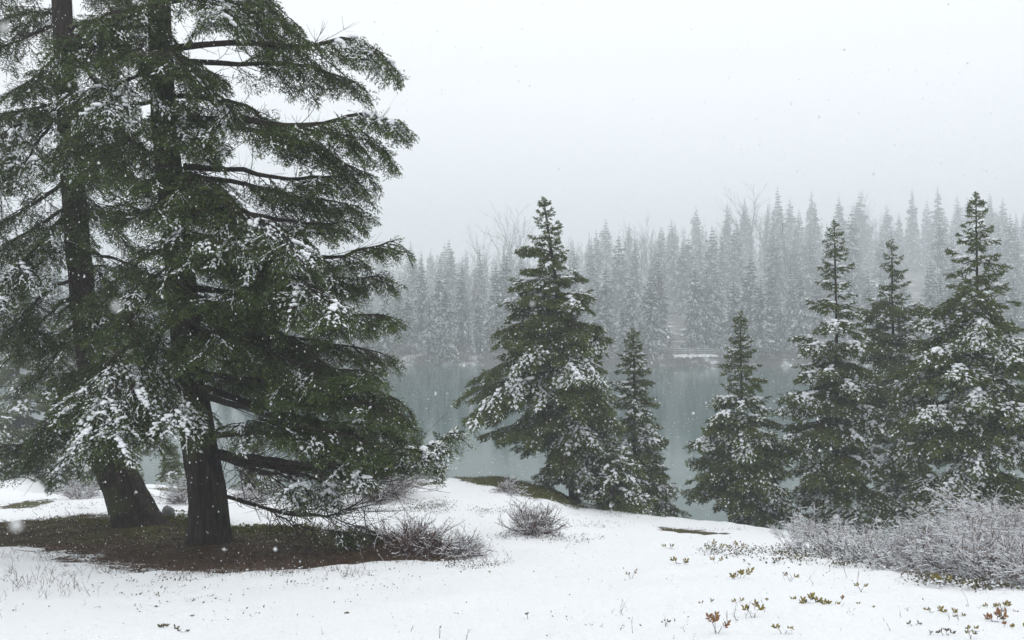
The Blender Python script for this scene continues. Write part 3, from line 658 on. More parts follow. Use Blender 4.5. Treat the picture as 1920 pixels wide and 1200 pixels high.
FB = [
 ([(110, 30), (60, 20), (0, 40), (-50, 90)], -.5, 1.1, .1), ([(112, 42), (70, 60), (20, 82), (-40, 100)], .2, .6, .05, dict(bare=8)),
 ([(110, -40), (60, -50), (0, -20), (-50, 30)], .3, 1.2, .05), ([(115, -60), (160, -50), (220, -20), (260, 30)], .3, 1.1, .08),
 ([(118, 60), (160, 45), (210, 60), (250, 110)], -.5, 1.1, .2), ([(118, 100), (80, 130), (40, 175)], -.7, 1.0, .1),
 ([(125, 110), (170, 140), (180, 200), (150, 250)], -1.0, 1.2, .2), ([(122, 190), (80, 200), (20, 212), (-50, 222)], .3, 1.0, .1),
 ([(125, 190), (90, 210), (40, 232), (-10, 262), (-50, 300)], -1.1, 1.2, .75, dict(sf=.15)), ([(128, 195), (100, 230), (60, 280), (30, 330)], -1.2, 1.1, .6, dict(sf=.35)),
 ([(130, 200), (180, 215), (240, 240), (280, 300)], .4, 1.1, .05), ([(133, 280), (80, 300), (20, 330), (-50, 380)], -.2, 1.2, .08),
 ([(135, 300), (190, 300), (250, 330), (290, 380)], .2, 1.2, .05), ([(138, 330), (80, 370), (20, 410), (-50, 450)], .4, 1.2, .05),
 ([(140, 380), (90, 410), (30, 450), (-40, 500)], -.6, 1.1, .15), ([(142, 390), (110, 420), (60, 470), (10, 520), (-20, 570)], -1.3, 1.2, .9, dict(sf=.2)),
 ([(142, 400), (200, 420), (250, 470)], .5, 1.0, .05), ([(145, 440), (90, 480), (20, 530), (-50, 570)], .1, 1.2, .06),
 ([(148, 470), (200, 480), (270, 510), (320, 560)], .4, 1.25, .04), ([(150, 520), (100, 540), (40, 590), (0, 650)], -.5, 1.2, .06),
 ([(152, 545), (100, 580), (50, 640), (-20, 712)], -.4, 0, .1, dict(bare=5, r=.035)), ([(152, 560), (210, 580), (280, 620)], .5, 1.25, .04),
 ([(156, 600), (120, 630), (90, 690), (60, 720)], .2, .7, .04), ([(158, 620), (220, 640), (290, 690)], .4, 1.2, .05),
 ([(162, 650), (230, 690), (300, 740)], -.3, 1.2, .05), ([(168, 690), (130, 730), (90, 790), (50, 840)], -.4, 1.1, .1),
 ([(172, 720), (140, 760), (110, 800), (80, 840)], .4, 1.0, .1, dict(bare=9)), ([(176, 750), (220, 770), (280, 810)], -.5, 1.2, .1),
 ([(178, 770), (150, 800), (70, 850), (-10, 880)], -.3, .15, .1, dict(bare=12, bare_to=.95, r=.028)),
 ([(182, 790), (120, 815), (40, 835), (-30, 830)], -.1, .2, .1, dict(bare=12, bare_to=.95, r=.02)),
 ([(190, 810), (240, 800), (275, 770)], -.4, .5, .1, dict(bare=8, r=.02)), ([(185, 800), (170, 820), (120, 862), (110, 880)], -.9, .7, .8, dict(sl=.6, sf=.3)),
 ([(150, 500), (165, 560), (150, 640)], -1.0, 1.2, .08), ([(140, 330), (150, 380), (130, 440)], -1.0, 1.2, .1),
 ([(160, 620), (170, 680), (190, 740)], -1.0, 1.2, .05), ([(130, 230), (150, 290), (160, 340)], -.9, 1.1, .08),
 ([(-40, 560), (0, 590), (40, 600), (70, 640)], -.4, 1.2, .05, dict(r=.014)),
]
ya, yb = TRUNK_A[1], TRUNK_B[1]
r9 = np.random.default_rng(77)
for L_, xs_, ys_, top_, bot_ in ((FA, [300, 318, 350, 372], [60, 320, 640, 800], -50, 640), (FB, [118, 136, 158, 178], [60, 330, 590, 740], -50, 740)):
    for py in range(top_, bot_, 62):
        x0 = float(np.interp(py, ys_, xs_)); sd = 1 if r9.random() < .5 else -1; ln = r9.uniform(45, 95)
        L_.append(([(x0, py), (x0+sd*ln*.5, py+r9.uniform(-12, 12)), (x0+sd*ln, py+r9.uniform(5, 45))], r9.choice([-1, -1, 1])*r9.uniform(.4, .8), 1.5, .12, dict(r=.010, s0=.0, sl=.8, bare=3)))
big_tree('A', 'nearer big old conifer with upright furrowed trunk and long limbs reaching right', 
         [(392, 1024, ya), (388, 940, ya), (378, 860, ya), (362, 760, ya), (350, 640, ya), (335, 480, ya), (318, 320, ya), (308, 230, ya), (300, 60, ya), (293, -150, ya)],
         [.275, .235, .22, .205, .19, .178, .165, .152, .142, .125], ya, FA, 101, .45, 0)
big_tree('B', 'farther big old conifer whose thick trunk leans left from its foot',
         [(272, 992, yb), (238, 930, yb+.05), (210, 870, yb+.1), (190, 800, yb+.15), (172, 690, yb+.2), (158, 590, yb+.2), (148, 470, yb+.2), (136, 330, yb+.2), (126, 190, yb+.2), (118, 60, yb+.2), (108, -150, yb+.2)],
         [.35, .30, .26, .22, .195, .185, .175, .165, .155, .145, .12], yb, FB, 102, .45, 0)

# ------------------------------------------------------------------ far shore forest
rng = np.random.default_rng(300)
def far_template(kind, seed):
    """one distant conifer of height 18 m: trunk, foliage, snow as three meshes"""
    global rng
    rng = np.random.default_rng(seed)
    H = 18.; Rb = {0: 3.9, 1: 3.1, 2: 4.6, 3: 3.5}[kind]; lev = {0: 34, 1: 38, 2: 30, 3: 34}[kind]
    F_, S_, T_ = Acc(), Acc(), Acc(); tv, sv = [], []
    for i in range(lev):
        h = .02+.93*(i/lev)**.95; z0 = H*(1-h); R = Rb*(h**.85)*rand(.8, 1.15)
        nbr = 4+int(5*min(1, h*1.6)); az = rand(0, 6.28, nbr)
        for a_ in az:
            r = R*rand(.6, 1.15); rise = (.35-.95*min(1, h*1.7))*r+rand(-.1, .1)*r
            d = np.array([math.cos(a_), math.sin(a_)]); n = np.array([-d[1], d[0]])
            snowy = rng.random() < .72
            m = max(3, int(3+r*2.4))
            for j in range(m):
                u = (j+.3)/m*.95+.05; p = np.array([d[0]*r*u, d[1]*r*u, z0+rise*u-.12*r*math.sin(u*2.6)])
                for sd in (-1, 1):
                    l = (.12+min(.4, .35*r)+.34*r*(1-u))*rand(.7, 1.3); w = rand(.18, .38)*min(1, .25+r*.6)
                    e = p+np.array([d[0]*.55+n[0]*sd*.8, d[1]*.55+n[1]*sd*.8, -rand(.15, .9)])*l
                    q = np.array([d[0]*w, d[1]*w, w*rand(-.6, .6)])
                    tv.append([p-q, p+q, e])
                    if snowy and u > .2 and rng.random() < .7:
                        up = np.array([0, 0, .07]); sv.append([p-q*.9+up, p+q*.9+up, p+(e-p)*.75+up])
            tipz = np.array([d[0]*r, d[1]*r, z0+rise])
            b0 = np.array([d[0]*r*.15, d[1]*r*.15, z0+rise*.15]); up = np.array([0, 0, .12])
            if snowy: sv.append([b0+(tipz-b0)*.35+up-np.append(n, 0)*.13, b0+(tipz-b0)*.35+up+np.append(n, 0)*.13, tipz+up*.4])
    tv = np.array(tv); sv = np.array(sv)
    tv = tv[rng.random(len(tv)) < .8]
    F_.add(tv.reshape(-1, 3), np.arange(len(tv)*3).reshape(-1, 3)); S_.add(sv.reshape(-1, 3), np.arange(len(sv)*3).reshape(-1, 3))
    T_.add(*tubes(np.array([[[0, 0, -.6], [0, 0, 8], [0, 0, 18.3]]]), np.array([[.20, .12, .02]]), 5))
    return [('trunk', T_.mesh('trunk', 'twig')), ('foliage', F_.mesh('foliage', 'needle_far')), ('snow_cover', S_.mesh('snow_cover', 'snow_lump'))]
FT = [far_template(k % 4, 400+k) for k in range(7)]
rng = np.random.default_rng(301)
def far_tree(x, y, h, label, group, wide=1.0):
    z = float(hill_z(np.array(x), np.array(y)))
    root = empty('far_conifer', (x, y, z-.1), label, 'conifer', group)
    root.scale = (h/18*wide, h/18*wide, h/18); root.rotation_euler = (0, 0, rand(0, 6.28))
    for nme, me in FT[rng.integers(len(FT))]:
        ch = bpy.data.objects.new(nme, me); C.collection.objects.link(ch); ch.parent = root
        if nme != 'trunk': ch['kind'] = 'stuff'
RANKS = [(163, 7, 4.2, 11.5, 18, 'snow-dusted conifer in the front rank along the far shore', 'front rank of conifers on the far shore'),
         (180, 12, 4.8, 16, 22, 'hazy conifer just behind the front rank across the lake', 'second rank of conifers across the lake'),
         (250, 28, 6.4, 20, 29, 'pale hazy conifer part way up the far slope', 'conifers part way up the far slope'),
         (370, 44, 8.6, 27, 38, 'conifer fading into the mist high on the far slope', 'conifers fading into the mist')]
nfar = 0; occ = []
for (y0, dyv, sp, h0, h1, lab, grp) in RANKS:
    half = y0*.70+6; x = -half
    while x < half+4:
        y = y0+rand(-.5, .5)*dyv; xx = x+rand(-.4, .4)*sp
        pxx = 960+xx/y*FPX
        x += sp*rand(.7, 1.35)
        if y0 < 170 and 1258 < pxx < 1342: continue
        if 330 < pxx < 420 and rng.random() < .3: continue
        if pxx < 300 and rng.random() < .6: continue
        h = rand(h0, h1)
        if y0 > 200: h *= .88+.18*sm(np.array((pxx-1000)/700.))
        far_tree(xx, y, float(h), lab, grp, rand(.8, 1.15)); nfar += 1
# named groups of taller spires seen above the rest
for pxx, top, y in [(1498, 392, 330), (1528, 378, 335), (1710, 354, 385), (1738, 376, 390), (1795, 366, 400), (1855, 362, 395), (1868, 392, 370), (1685, 400, 360), (1565, 420, 320), (1770, 392, 385), (1905, 398, 380),
                    (770, 452, 290), (842, 448, 295), (1118, 430, 300), (1352, 436, 262), (1258, 446, 290), (1282, 450, 290), (1312, 440, 290), (790, 470, 265), (826, 476, 268)]:
    xx = (pxx-960)/FPX*y; z = float(hill_z(np.array(xx), np.array(y))); zt = EYE-(top-600)/FPX*y
    far_tree(xx, y, zt-z, 'tall spire of a conifer standing above the far treeline', 'tallest spires of the far treeline', .95); nfar += 1
# the wood beyond: joined, reads as one mass
a = Acc(); sg = []
for y0 in range(440, 620, 24):
    half = y0*.72
    for x in np.arange(-half, half, 7.5):
        xx = x+rand(-2.5, 2.5); y = y0+rand(-7, 7); h = rand(20, 31); z = float(hill_z(np.array(xx), np.array(y)))
        if rng.random() < .12: continue
        u = rand(0, 1, 34)**.6; az = rand(0, 6.28, 34); r = h*.17*u; zz = z+h*(1-u)
        ca, sa = np.cos(az), np.sin(az); w = .20*h*(.18+u*.6)
        p0 = np.stack([xx-sa*w*.3, y+ca*w*.3, zz+w*.55], 1); p1 = np.stack([xx+sa*w*.3, y-ca*w*.3, zz+w*.55], 1)
        p2 = np.stack([xx+ca*r*1.2, y+sa*r*1.2, zz-w*.5], 1)
        t_ = np.stack([p0, p1, p2], 1).reshape(-1, 3); a.add(t_, np.arange(len(t_)).reshape(-1, 3), 0)
        V, F = tubes(np.array([[[xx, y, z-1], [xx, y, z+h*.6], [xx, y, z+h*.96]]]), np.array([[.15, .12, .02]]), 3); a.add(V, F, 0)
        k = rng.random(34) < .35; q = t_.reshape(-1, 3, 3)[k].copy(); q[:, :, 2] += .35; q = q.mean(1, keepdims=True)*.35+q*.65
        a.add(q.reshape(-1, 3), np.arange(q.shape[0]*3).reshape(-1, 3), 1)
tag(a.build('distant_wood', ['needle_far', 'dust']), 'misty conifer wood covering the slope behind the far treeline', 'wood', kind='stuff')

# bare broadleaf trees
def branch_set(P0, D0, L0, R0, levels, kids, ang=.5, lift=.05, shrink=.55, curve=.25, sides=3, k=5):
    """recursive vectorised branching: returns list of (P (n,k,3), R (n,k))"""
    out = []; u = np.linspace(0, 1, k)
    P, D, L, R = P0, D0, L0, R0
    for lv in range(levels):
        n = len(P); cv = rng.normal(size=(n, 1, 3))*curve*L[:, None, None]; cv[:, :, 2] += lift*L[:, None]
        Q = P[:, None]+D[:, None]*(L[:, None]*u)[..., None]+cv*(u**2)[None, :, None]
        out.append((Q, R[:, None]*(1-.65*u)[None]))
        if lv == levels-1: break
        m = kids[lv]; idx = np.repeat(np.arange(n), m); s = np.clip(rand(.25, 1., n*m), 0, .999)*(k-1); j = s.astype(int); f = (s-j)[:, None]
        P2 = Q[idx, j]*(1-f)+Q[idx, j+1]*f; T2 = nrm(Q[idx, j+1]-Q[idx, j])
        D = nrm(T2+rng.normal(size=T2.shape)*ang); L = L[idx]*shrink*rand(.6, 1.3, n*m); R = R[idx]*.55; P = P2
    return out
def bare_tree_mesh(seed, H, R):
    global rng
    rng = np.random.default_rng(seed); tr, br = Acc(), Acc()
    n0 = 1; P = np.array([[0, 0, -.5]]); D = np.array([[.03, .0, 1.]])
    bs = branch_set(P, D, np.array([H*.8]), np.array([R]), 1, [], curve=.02); Q = bs[0][0]; tr.add(*tubes(Q, np.maximum(bs[0][1], .03), 6))
    n = 15; s = rand(.25, .98, n)*4; j = s.astype(int); f = (s-j)[:, None]; P = Q[0, j]*(1-f)+Q[0, np.minimum(j+1, 4)]*f
    az = rand(0, 6.28, n); D = nrm(np.stack([np.cos(az)*.5, np.sin(az)*.5, np.ones(n)*.95], 1))
    for Q2, R2 in branch_set(P, D, np.full(n, H*.34), np.full(n, R*.33), 3, [4, 3], ang=.34, lift=.15, shrink=.5): br.add(*tubes(Q2, np.maximum(R2, .011), 3))
    return [('trunk', tr.mesh('trunk', 'grey_bark')), ('branches', br.mesh('branches', 'grey_bark'))]
BT = [bare_tree_mesh(600+i, 18, .22) for i in range(4)]
rng = np.random.default_rng(610)
for i, (pxx, top, y) in enumerate([(1388, 408, 236), (1412, 398, 238), (1432, 405, 241), (1375, 430, 232), (1600, 410, 266), (1618, 404, 270), (1640, 415, 268), (945, 435, 252), (960, 430, 256), (975, 440, 254),
                                   (1202, 440, 248), (1220, 432, 252), (1180, 445, 246), (905, 470, 230), (1075, 470, 234), (1480, 452, 188), (1560, 520, 176), (1240, 520, 170), (880, 520, 172), (1030, 500, 178), (1450, 600, 162), (1290, 640, 159), (1318, 650, 159.5), (1338, 640, 160)]):
    y = y*1.3 if i < 15 else y
    xx = (pxx-960)/FPX*y; z = float(hill_z(np.array(xx), np.array(y))); h = EYE-(top-600)/FPX*y-z
    lab = 'leafless grey tree with a fine twiggy crown among the far conifers' if i < 20 else 'small leafless tree on the bank below the far railing'
    grp = 'leafless trees of the far slope' if i < 20 else 'small leafless trees near the far railing'
    root = empty('bare_tree', (xx, y, z-.1), lab, 'bare tree', grp); q = h/18/.98; root.scale = (q, q, q); root.rotation_euler = (0, 0, rand(0, 6))
    for nme, me in BT[i % 4]:
        ch = bpy.data.objects.new(nme, me); C.collection.objects.link(ch); ch.parent = root
        if nme == 'branches': ch['kind'] = 'stuff'

# brush along the far waterline and snow caught in it
a = Acc(); n = 4200
x = rand(-125, 125, n); px_ = 960+x/160*FPX
y = 156+3*vnoise(x, x*0, .03, 3)*2+rand(.1, 6, n)
z = hill_z(x, y)-.05; keep = ~((px_ > 1262) & (px_ < 1342) & (y > 158.2) & (rng.random(n) < .97))
x, y, z = x[keep], y[keep], z[keep]; n = len(x)
D = nrm(np.stack([rng.normal(size=n)*.5, rng.normal(size=n)*.5, np.ones(n)], 1))
for Q, R in branch_set(np.stack([x, y, z], 1), D, rand(.6, 1.9, n), np.full(n, .035), 2, [3], ang=.45, shrink=.5, k=3): a.add(*ribbons(Q, np.maximum(R, .018)))
tag(a.build('shoreline_brush', 'red_twig'), 'brownish leafless brush along the waterline of the far shore', 'brush', kind='stuff')
a = Acc()
for i in range(46):
    xx = rand(-115, 118); yy = 156+3*float(vnoise(np.array(xx), np.array(0.), .03, 3))*2+rand(1.2, 5.0); zz = float(hill_z(np.array(xx), np.array(yy)))
    l = rand(.4, 1.5); k = 6; u = np.linspace(-1, 1, k)
    P = np.stack([xx+u*l, yy+rand(-.4, .4, k), zz+rand(.0, .18, k)+.15], 1); a.add(*tubes(P[None], (rand(.06, .20, k)*(1-u*u*.85))[None], 6, True, squash=.6))
xs = (np.linspace(1262, 1345, 30)-960)/FPX*159.5; ys = np.linspace(158.6, 162.2, 8); X_, Y_ = np.meshgrid(xs, ys); Z_ = hill_z(X_, Y_)+.14+.15*vnoise(X_, Y_, 1.1, 8)
i = np.arange(7)[:, None]*30+np.arange(29)[None]; i = i.reshape(-1)
a.add(np.stack([X_, Y_, Z_], -1).reshape(-1, 3), np.concatenate([np.stack([i, i+1, i+31], 1), np.stack([i, i+31, i+30], 1)]))
tag(a.build('shore_snow', 'dust', smooth=True), 'snow patches lying on the banks of the far shore', 'snow', kind='stuff')

def railing(px0, px1, y, label, posts):
    x0, x1 = (px0-960)/FPX*y, (px1-960)/FPX*y
    zb = float(hill_z(np.array((x0+x1)/2), np.array(y)))
    root = empty('railing', ((x0+x1)/2, y, zb), label, 'railing', None)
    def bx(c, s, mk, nm):
        a = Acc(); s = np.array(s)/2; c = np.array(c)
        v = np.array([[sx, sy, sz] for sx in (-1, 1) for sy in (-1, 1) for sz in (-1, 1)])*s+c
        f = np.array([[0, 1, 3, 2], [4, 6, 7, 5], [0, 4, 5, 1], [2, 3, 7, 6], [0, 2, 6, 4], [1, 5, 7, 3]]); a.add(v, f)
        return a.build(nm, mk, root, root.location)
    for k in range(posts):
        xx = x0+(x1-x0)*k/(posts-1); bx([xx, y, zb+.55], [.16, .16, 1.5], 'weathered_wood', 'post'); bx([xx, y, zb+1.36], [.2, .2, .12], 'dust', 'snow_cap')
    for h in (.45, .8, 1.18):
        for k in range(posts-1):
            xa = x0+(x1-x0)*k/(posts-1); xb = x0+(x1-x0)*(k+1)/(posts-1)
            bx([(xa+xb)/2, y-.12, zb+h], [xb-xa-.02, .07, .13], 'weathered_wood', 'rail'); bx([(xa+xb)/2, y-.12, zb+h+.10], [xb-xa-.02, .11, .07], 'dust', 'rail_snow')
railing(1252, 1345, 163.2, 'long snow-capped wooden railing above the snowy clearing on the far shore', 6)
railing(1430, 1500, 163.6, 'shorter snow-capped wooden railing to the right of the clearing on the far shore', 5)

# ------------------------------------------------------------------ shrubs
def shrub(label, base, w, h, n, seed, snow=.5, lean=0., mk='red_twig', group=None, name='bare_shrub', levels=3, kids=(6, 5), r=.007, cat='shrub', leafy=0, up=1.0, cl=.12, shr=.47):
    global rng
    rng = np.random.default_rng(seed)
    b = np.array(base, float)
    root = empty(name, b-[0, 0, .02], label, cat, group)
    az = rand(0, 6.28, n); P = b+np.stack([np.cos(az)*w*cl*rand(0, 1, n), np.sin(az)*w*cl*rand(0, 1, n), -np.ones(n)*.04], 1)
    el = rand(.25, 1., n)
    D = nrm(np.stack([np.cos(az)*(w*.60)*(1.15-el*.8)+lean, np.sin(az)*(w*.5)*(1.15-el*.8), h*(.22+.75*el)*up], 1))
    L = h*.62*(.5+.6*el)+w*.20*(1.1-el)
    st, tw, sn = Acc(), Acc(), Acc(); lf = Acc()
    bs = branch_set(P, D, L, np.full(n, r), levels, kids, ang=.92, lift=.03, shrink=shr, curve=.30, k=5)
    for lv, (Q, R) in enumerate(bs):
        st.add(*tubes(Q, R, 4)) if lv == 0 else tw.add(*tubes(Q[:, ::2], np.maximum(R, .0022)[:, ::2], 3)) if lv == 1 else tw.add(*ribbons(Q[:, ::2], np.maximum(R, .0014)[:, ::2]))
        if snow > 0:
            pick = rng.random(len(Q)) < snow*(.35, .8, 1.)[min(lv, 2)]; Qs = Q[pick][:, ::2]
            if len(Qs):
                flat = 1-np.abs(nrm(Qs[:, -1]-Qs[:, 0])[:, 2])*.45
                Rs = np.maximum(R[pick][:, ::2], .0028)*rand(.8, 2.2, Qs.shape[:2])*flat[:, None]
                if lv < 2: sn.add(*tubes(Qs, Rs, 3, lift=.9, squash=.8))
                else: sn.add(*ribbons(Qs+[0, 0, .004], Rs, True))
    if leafy:
        Q = bs[-1][0]; m = int(len(Q)*leafy); ii = rng.integers(0, len(Q), m); p = Q[ii, rng.integers(1, 5, m)]; d = nrm(rng.normal(size=(m, 3))); e = nrm(np.cross(d, rng.normal(size=(m, 3)))); s_ = rand(.008, .018, m)[:, None]
        lf.add(np.stack([p-e*s_*.4, p+e*s_*.4, p+d*s_*1.5], 1).reshape(-1, 3), np.arange(m*3).reshape(-1, 3))
    tag(st.build('stems', mk, root, root.location), kind='stuff')
    if tw.n: tag(tw.build('twigs', mk, root, root.location), kind='stuff')
    if sn.n: tag(sn.build('snow_cover', 'snow_lump', root, root.location, True), kind='stuff')
    if lf.n: tag(lf.build('leaves', 'leaf_red', root, root.location), kind='stuff')
def gnd(px, py): return on_ground(px, py)
def wpx(n, y): return n/FPX*y
SH = [ # label, px, py of base, width px, height px, stems, snow, lean, kwargs
 ('round leafless shrub on the open snow in front of the lone conifer', 1003, 1002, 120, 62, 60, .35, 0, {}),
 ('wide leafless shrub by the water under the long snowy limb tip', 712, 938, 170, 105, 90, .35, .1, {}),
 ('thin leafless shrub under the low hanging bare limb', 618, 940, 90, 60, 34, .4, 0, {}),
 ('reddish-brown low shrub spreading right from the needle-covered ground', 765, 1040, 190, 70, 120, .22, .35, dict(leafy=.15)),
 ('snow-tipped low twigs at the right end of the bare ground patch', 850, 1042, 120, 48, 60, .6, .4, {}),
 ('small pale shrub on the snow between the two big trunks', 352, 945, 90, 60, 40, .5, 0, {}),
 ('small snowy shrub at the foot of the mossy mound', 950, 925, 70, 32, 34, .55, 0, {}),
 ('tiny snow-dusted shrub on the bank at the far left', 150, 935, 100, 38, 40, .75, 0, {}),
 ('low snowy shrub behind the bare roots left of the water gap', 470, 940, 90, 34, 34, .75, 0, {}),
]
for i, (lab, px, py, w, h, n, sw, ln, kw) in enumerate(SH):
    b = gnd(px, py); shrub(lab, b, wpx(w, b[1]), wpx(h, b[1]), n, 700+i, sw, ln, **kw)
RS = [('arching leafless shrub leaning left, at the left end of the long thicket', 1600, 1052, 150, 90, 34, .42, -.75, dict(mk='twig')),
 ('snow-coated shrub with rusty leaves under the narrow leader tree', 1590, 1000, 190, 75, 60, .9, 0, dict(leafy=.5)),
 ('dark-stemmed snowy shrub in the left part of the thicket', 1690, 1058, 180, 120, 60, .75, -.1, dict(leafy=.15, mk='twig')),
 ('rusty snow-laden shrub behind the dark-stemmed one', 1720, 1010, 200, 80, 70, .8, 0, dict(leafy=.6)),
 ('dense white-coated shrub in the middle of the thicket', 1775, 1070, 190, 130, 80, .8, 0, dict(leafy=.12)),
 ('snow-laden shrub directly below the tallest conifer of the right group', 1815, 1025, 190, 95, 70, .8, 0, dict(leafy=.5)),
 ('large snow-coated shrub at the right edge with dark stems low down', 1880, 1085, 200, 150, 90, .9, .05, dict(leafy=.15)),
 ('upright snowy shrub at the right edge behind the large one', 1915, 1035, 190, 130, 80, .8, .1, dict(leafy=.4)),
 ('low matted snowy shrub along the near edge of the thicket', 1835, 1092, 180, 60, 60, .8, 0, dict(leafy=.1)),
 ('fine-twigged snowy shrub between the left and middle of the thicket', 1735, 1072, 140, 80, 46, .9, -.2, dict(leafy=.1)),
 ('airy frosted shrub at the left end of the thicket, behind the arching one', 1560, 1035, 150, 90, 40, .8, -.2, dict(leafy=.2)),
 ('small snow-crusted shrub at the left foot of the thicket', 1520, 1010, 130, 42, 36, .9, 0, dict(leafy=.3)),
 ('shrub cut by the lower right edge of the thicket', 1960, 1100, 180, 150, 60, .75, 0, dict(leafy=.1))]
for i, (lab, px, py, w, h, n, sw, ln, kw) in enumerate(RS):
    b = gnd(px, py); n = int(n*.85); h = h*(.62 if py > 1045 else .82); shrub(lab, b, wpx(w, b[1]), wpx(h, b[1]), n, 730+i, sw, ln, group='snowy thicket at the right', r=.006, cl=.5, shr=.42, kids=(8, 8), **kw)

# ------------------------------------------------------------------ stones, moss, litter
def blob(name, c, s, mk, seed, root=None, origin=(0, 0, 0), rough=.25, nu=14, nv=9):
    r_ = np.random.default_rng(seed); u = np.arange(nu)/nu*2*np.pi; v = np.linspace(.02, np.pi-.02, nv)
    U, V_ = np.meshgrid(u, v); X = np.sin(V_)*np.cos(U); Y = np.sin(V_)*np.sin(U); Z = np.cos(V_)
    f = 1+rough*(vnoise(X*2+Z, Y*2-Z, 1.2, seed)+.5*vnoise(X*5, Y*5+Z*4, 1.1, seed+1))
    P = np.stack([X*f*s[0], Y*f*s[1], Z*f*s[2]], -1).reshape(-1, 3)+c
    i = np.arange(nv-1)[:, None]*nu; j = np.arange(nu)[None]; j2 = (j+1) % nu
    a = Acc(); a.add(P, np.stack([i+j, i+nu+j, i+nu+j2, i+j2], -1).reshape(-1, 4)); return a.build(name, mk, root, origin, True)
b = gnd(316, 968); rk = blob('rock', b+[0, 0, .06], (.10, .08, .10), 'stone', 3, rough=.6); tag(rk, 'small grey rock beside the foot of the leaning trunk', 'rock')
rng = np.random.default_rng(800)
def scatter(poly, n, y0=None):
    P = np.array(poly); lo, hi = P.min(0), P.max(0); X = rand(lo[0], hi[0], n*3); Y = rand(lo[1], hi[1], n*3)
    k = poly_sd(X, Y, poly) > rand(-.25, .35, n*3); X, Y = X[k][:n], Y[k][:n]
    return np.stack([X, Y, ground_z(X, Y)], 1)
def small_leaves(pts, s0, s1, up=.3):
    n = len(pts); d = rng.normal(size=(n, 3)); d[:, 2] = np.abs(d[:, 2])*up+.1; d = nrm(d); e = nrm(np.cross(d, rng.normal(size=(n, 3)))); s = rand(s0, s1, n)[:, None]
    q = np.stack([pts, pts+d*s*.5+e*s*.28, pts+d*s, pts+d*s*.5-e*s*.28], 1)
    return q.reshape(-1, 3), np.concatenate([np.arange(n)[:, None]*4+[0, 1, 2], np.arange(n)[:, None]*4+[0, 2, 3]])
def mound(c, nearA):  # extra height added round the trunks in build_ground
    z = 0
    for t, r, h in ((TRUNK_A, .7, .10), (TRUNK_B, .8, .12)): z = z+h*np.exp(-((c[:, 0]-t[0])**2+(c[:, 1]-t[1])**2)/r**2)
    return z
# fallen twigs and needle litter on the bare ground
p = scatter(BARE[0], 2600); p[:, 2] += mound(p, 1)-.035; n = len(p); az = rand(0, 6.28, n); d = np.stack([np.cos(az), np.sin(az), rand(-.05, .25, n)], 1)
u = np.linspace(0, 1, 4)[None, :, None]; L = rand(.06, .32, n)[:, None, None]; Q = p[:, None]+d[:, None]*L*u+rng.normal(size=(n, 1, 3))*.03*u**2+[0, 0, .012]
a = Acc(); a.add(*ribbons(Q, np.maximum(.004*(1-.5*u[..., 0])*rand(.5, 1.4, n)[:, None], .0015))); p2 = scatter(BARE[0], 9000); p2[:, 2] += mound(p2, 1)-.035
a.add(*small_leaves(p2, .015, .045, .15)); tag(a.build('needle_litter', ['twig']), 'brown needle litter and fallen twigs under the big conifers', 'litter', kind='stuff')
# moss cushions
a = Acc(); pm = []
for cx, cy, rx, ry, n in [(310, 968, 60, 10, 1500), (352, 982, 40, 8, 900), (470, 992, 110, 8, 1800), (560, 990, 80, 8, 900), (200, 975, 90, 10, 900), (640, 1003, 70, 9, 600)]:
    for _ in range(n//30):
        q = on_ground(cx+rng.normal()*rx*.5, cy+rng.normal()*ry*.4); m = 30
        pm.append(q+np.stack([rng.normal(size=m)*.07, rng.normal(size=m)*.06, rand(-.03, .02, m)], 1))
pm = np.concatenate(pm); pm[:, 2] += mound(pm, 1)-.02; a.add(*small_leaves(pm, .025, .06, 1.2)); tag(a.build('moss_cushions', 'moss'), 'yellow-green moss around the feet of the big trunks', 'moss', kind='stuff')
p = scatter(BARE[1], 5000); p[:, 2] -= .03; a = Acc(); a.add(*small_leaves(p, .02, .06, 1.0)); tag(a.build('mound_moss', 'moss'), 'olive moss and low growth on the mound beside the lone conifer', 'moss', kind='stuff')

# low leafy ground cover half buried in the snow
def cover(name, lab, quads, mk, n, s0, s1, h=.05):
    a = Acc(); P = []
    for (cx, cy, rx, ry, k) in quads:
        for _ in range(int(n*k)):
            q = on_ground(cx+rng.uniform(-1, 1)*rx*(1-.3*rng.random()), cy+rng.normal()*ry*.5); m = rng.integers(2, 6)
            P.append(q+np.stack([rng.normal(size=m)*.035, rng.normal(size=m)*.035, rand(.0, h, m)], 1))
    P = np.concatenate(P); a.add(*small_leaves(P, s0, s1, .8), 0)
    k = rng.random(len(P)) < .4; Q = P[k]+[0, 0, .006]
    V, F = blobs(Q, rand(.006, .017, len(Q))); a.add(V, F, 1)
    tag(a.build(name, [mk, 'snow_lump'], smooth=False), lab, 'ground cover', kind='stuff')
def blobs(P, s):
    n = len(P); V = OCT[None]*s[:, None, None]*rand(.7, 1.3, (n, 1, 3))+P[:, None]; return V.reshape(-1, 3), (OF[None]+(np.arange(n)*6)[:, None, None]).reshape(-1, 3)
cover('low_evergreen', 'low leafy plants poking through the snow in front of the right-hand thicket', [(1430, 1038, 140, 14, 1), (1500, 1048, 60, 12, .5), (1640, 1062, 100, 8, .5), (1760, 1090, 60, 10, .5), (1865, 1098, 60, 14, .9)], 'leaf_dark', 260, .018, .04)
cover('low_evergreen', 'speckled mat of low leaves on the snow between the waterside shrub and the brown shrub', [(800, 950, 55, 12, 1), (700, 958, 60, 8, .4), (620, 930, 40, 8, .3)], 'leaf_dark', 330, .015, .035, .03)
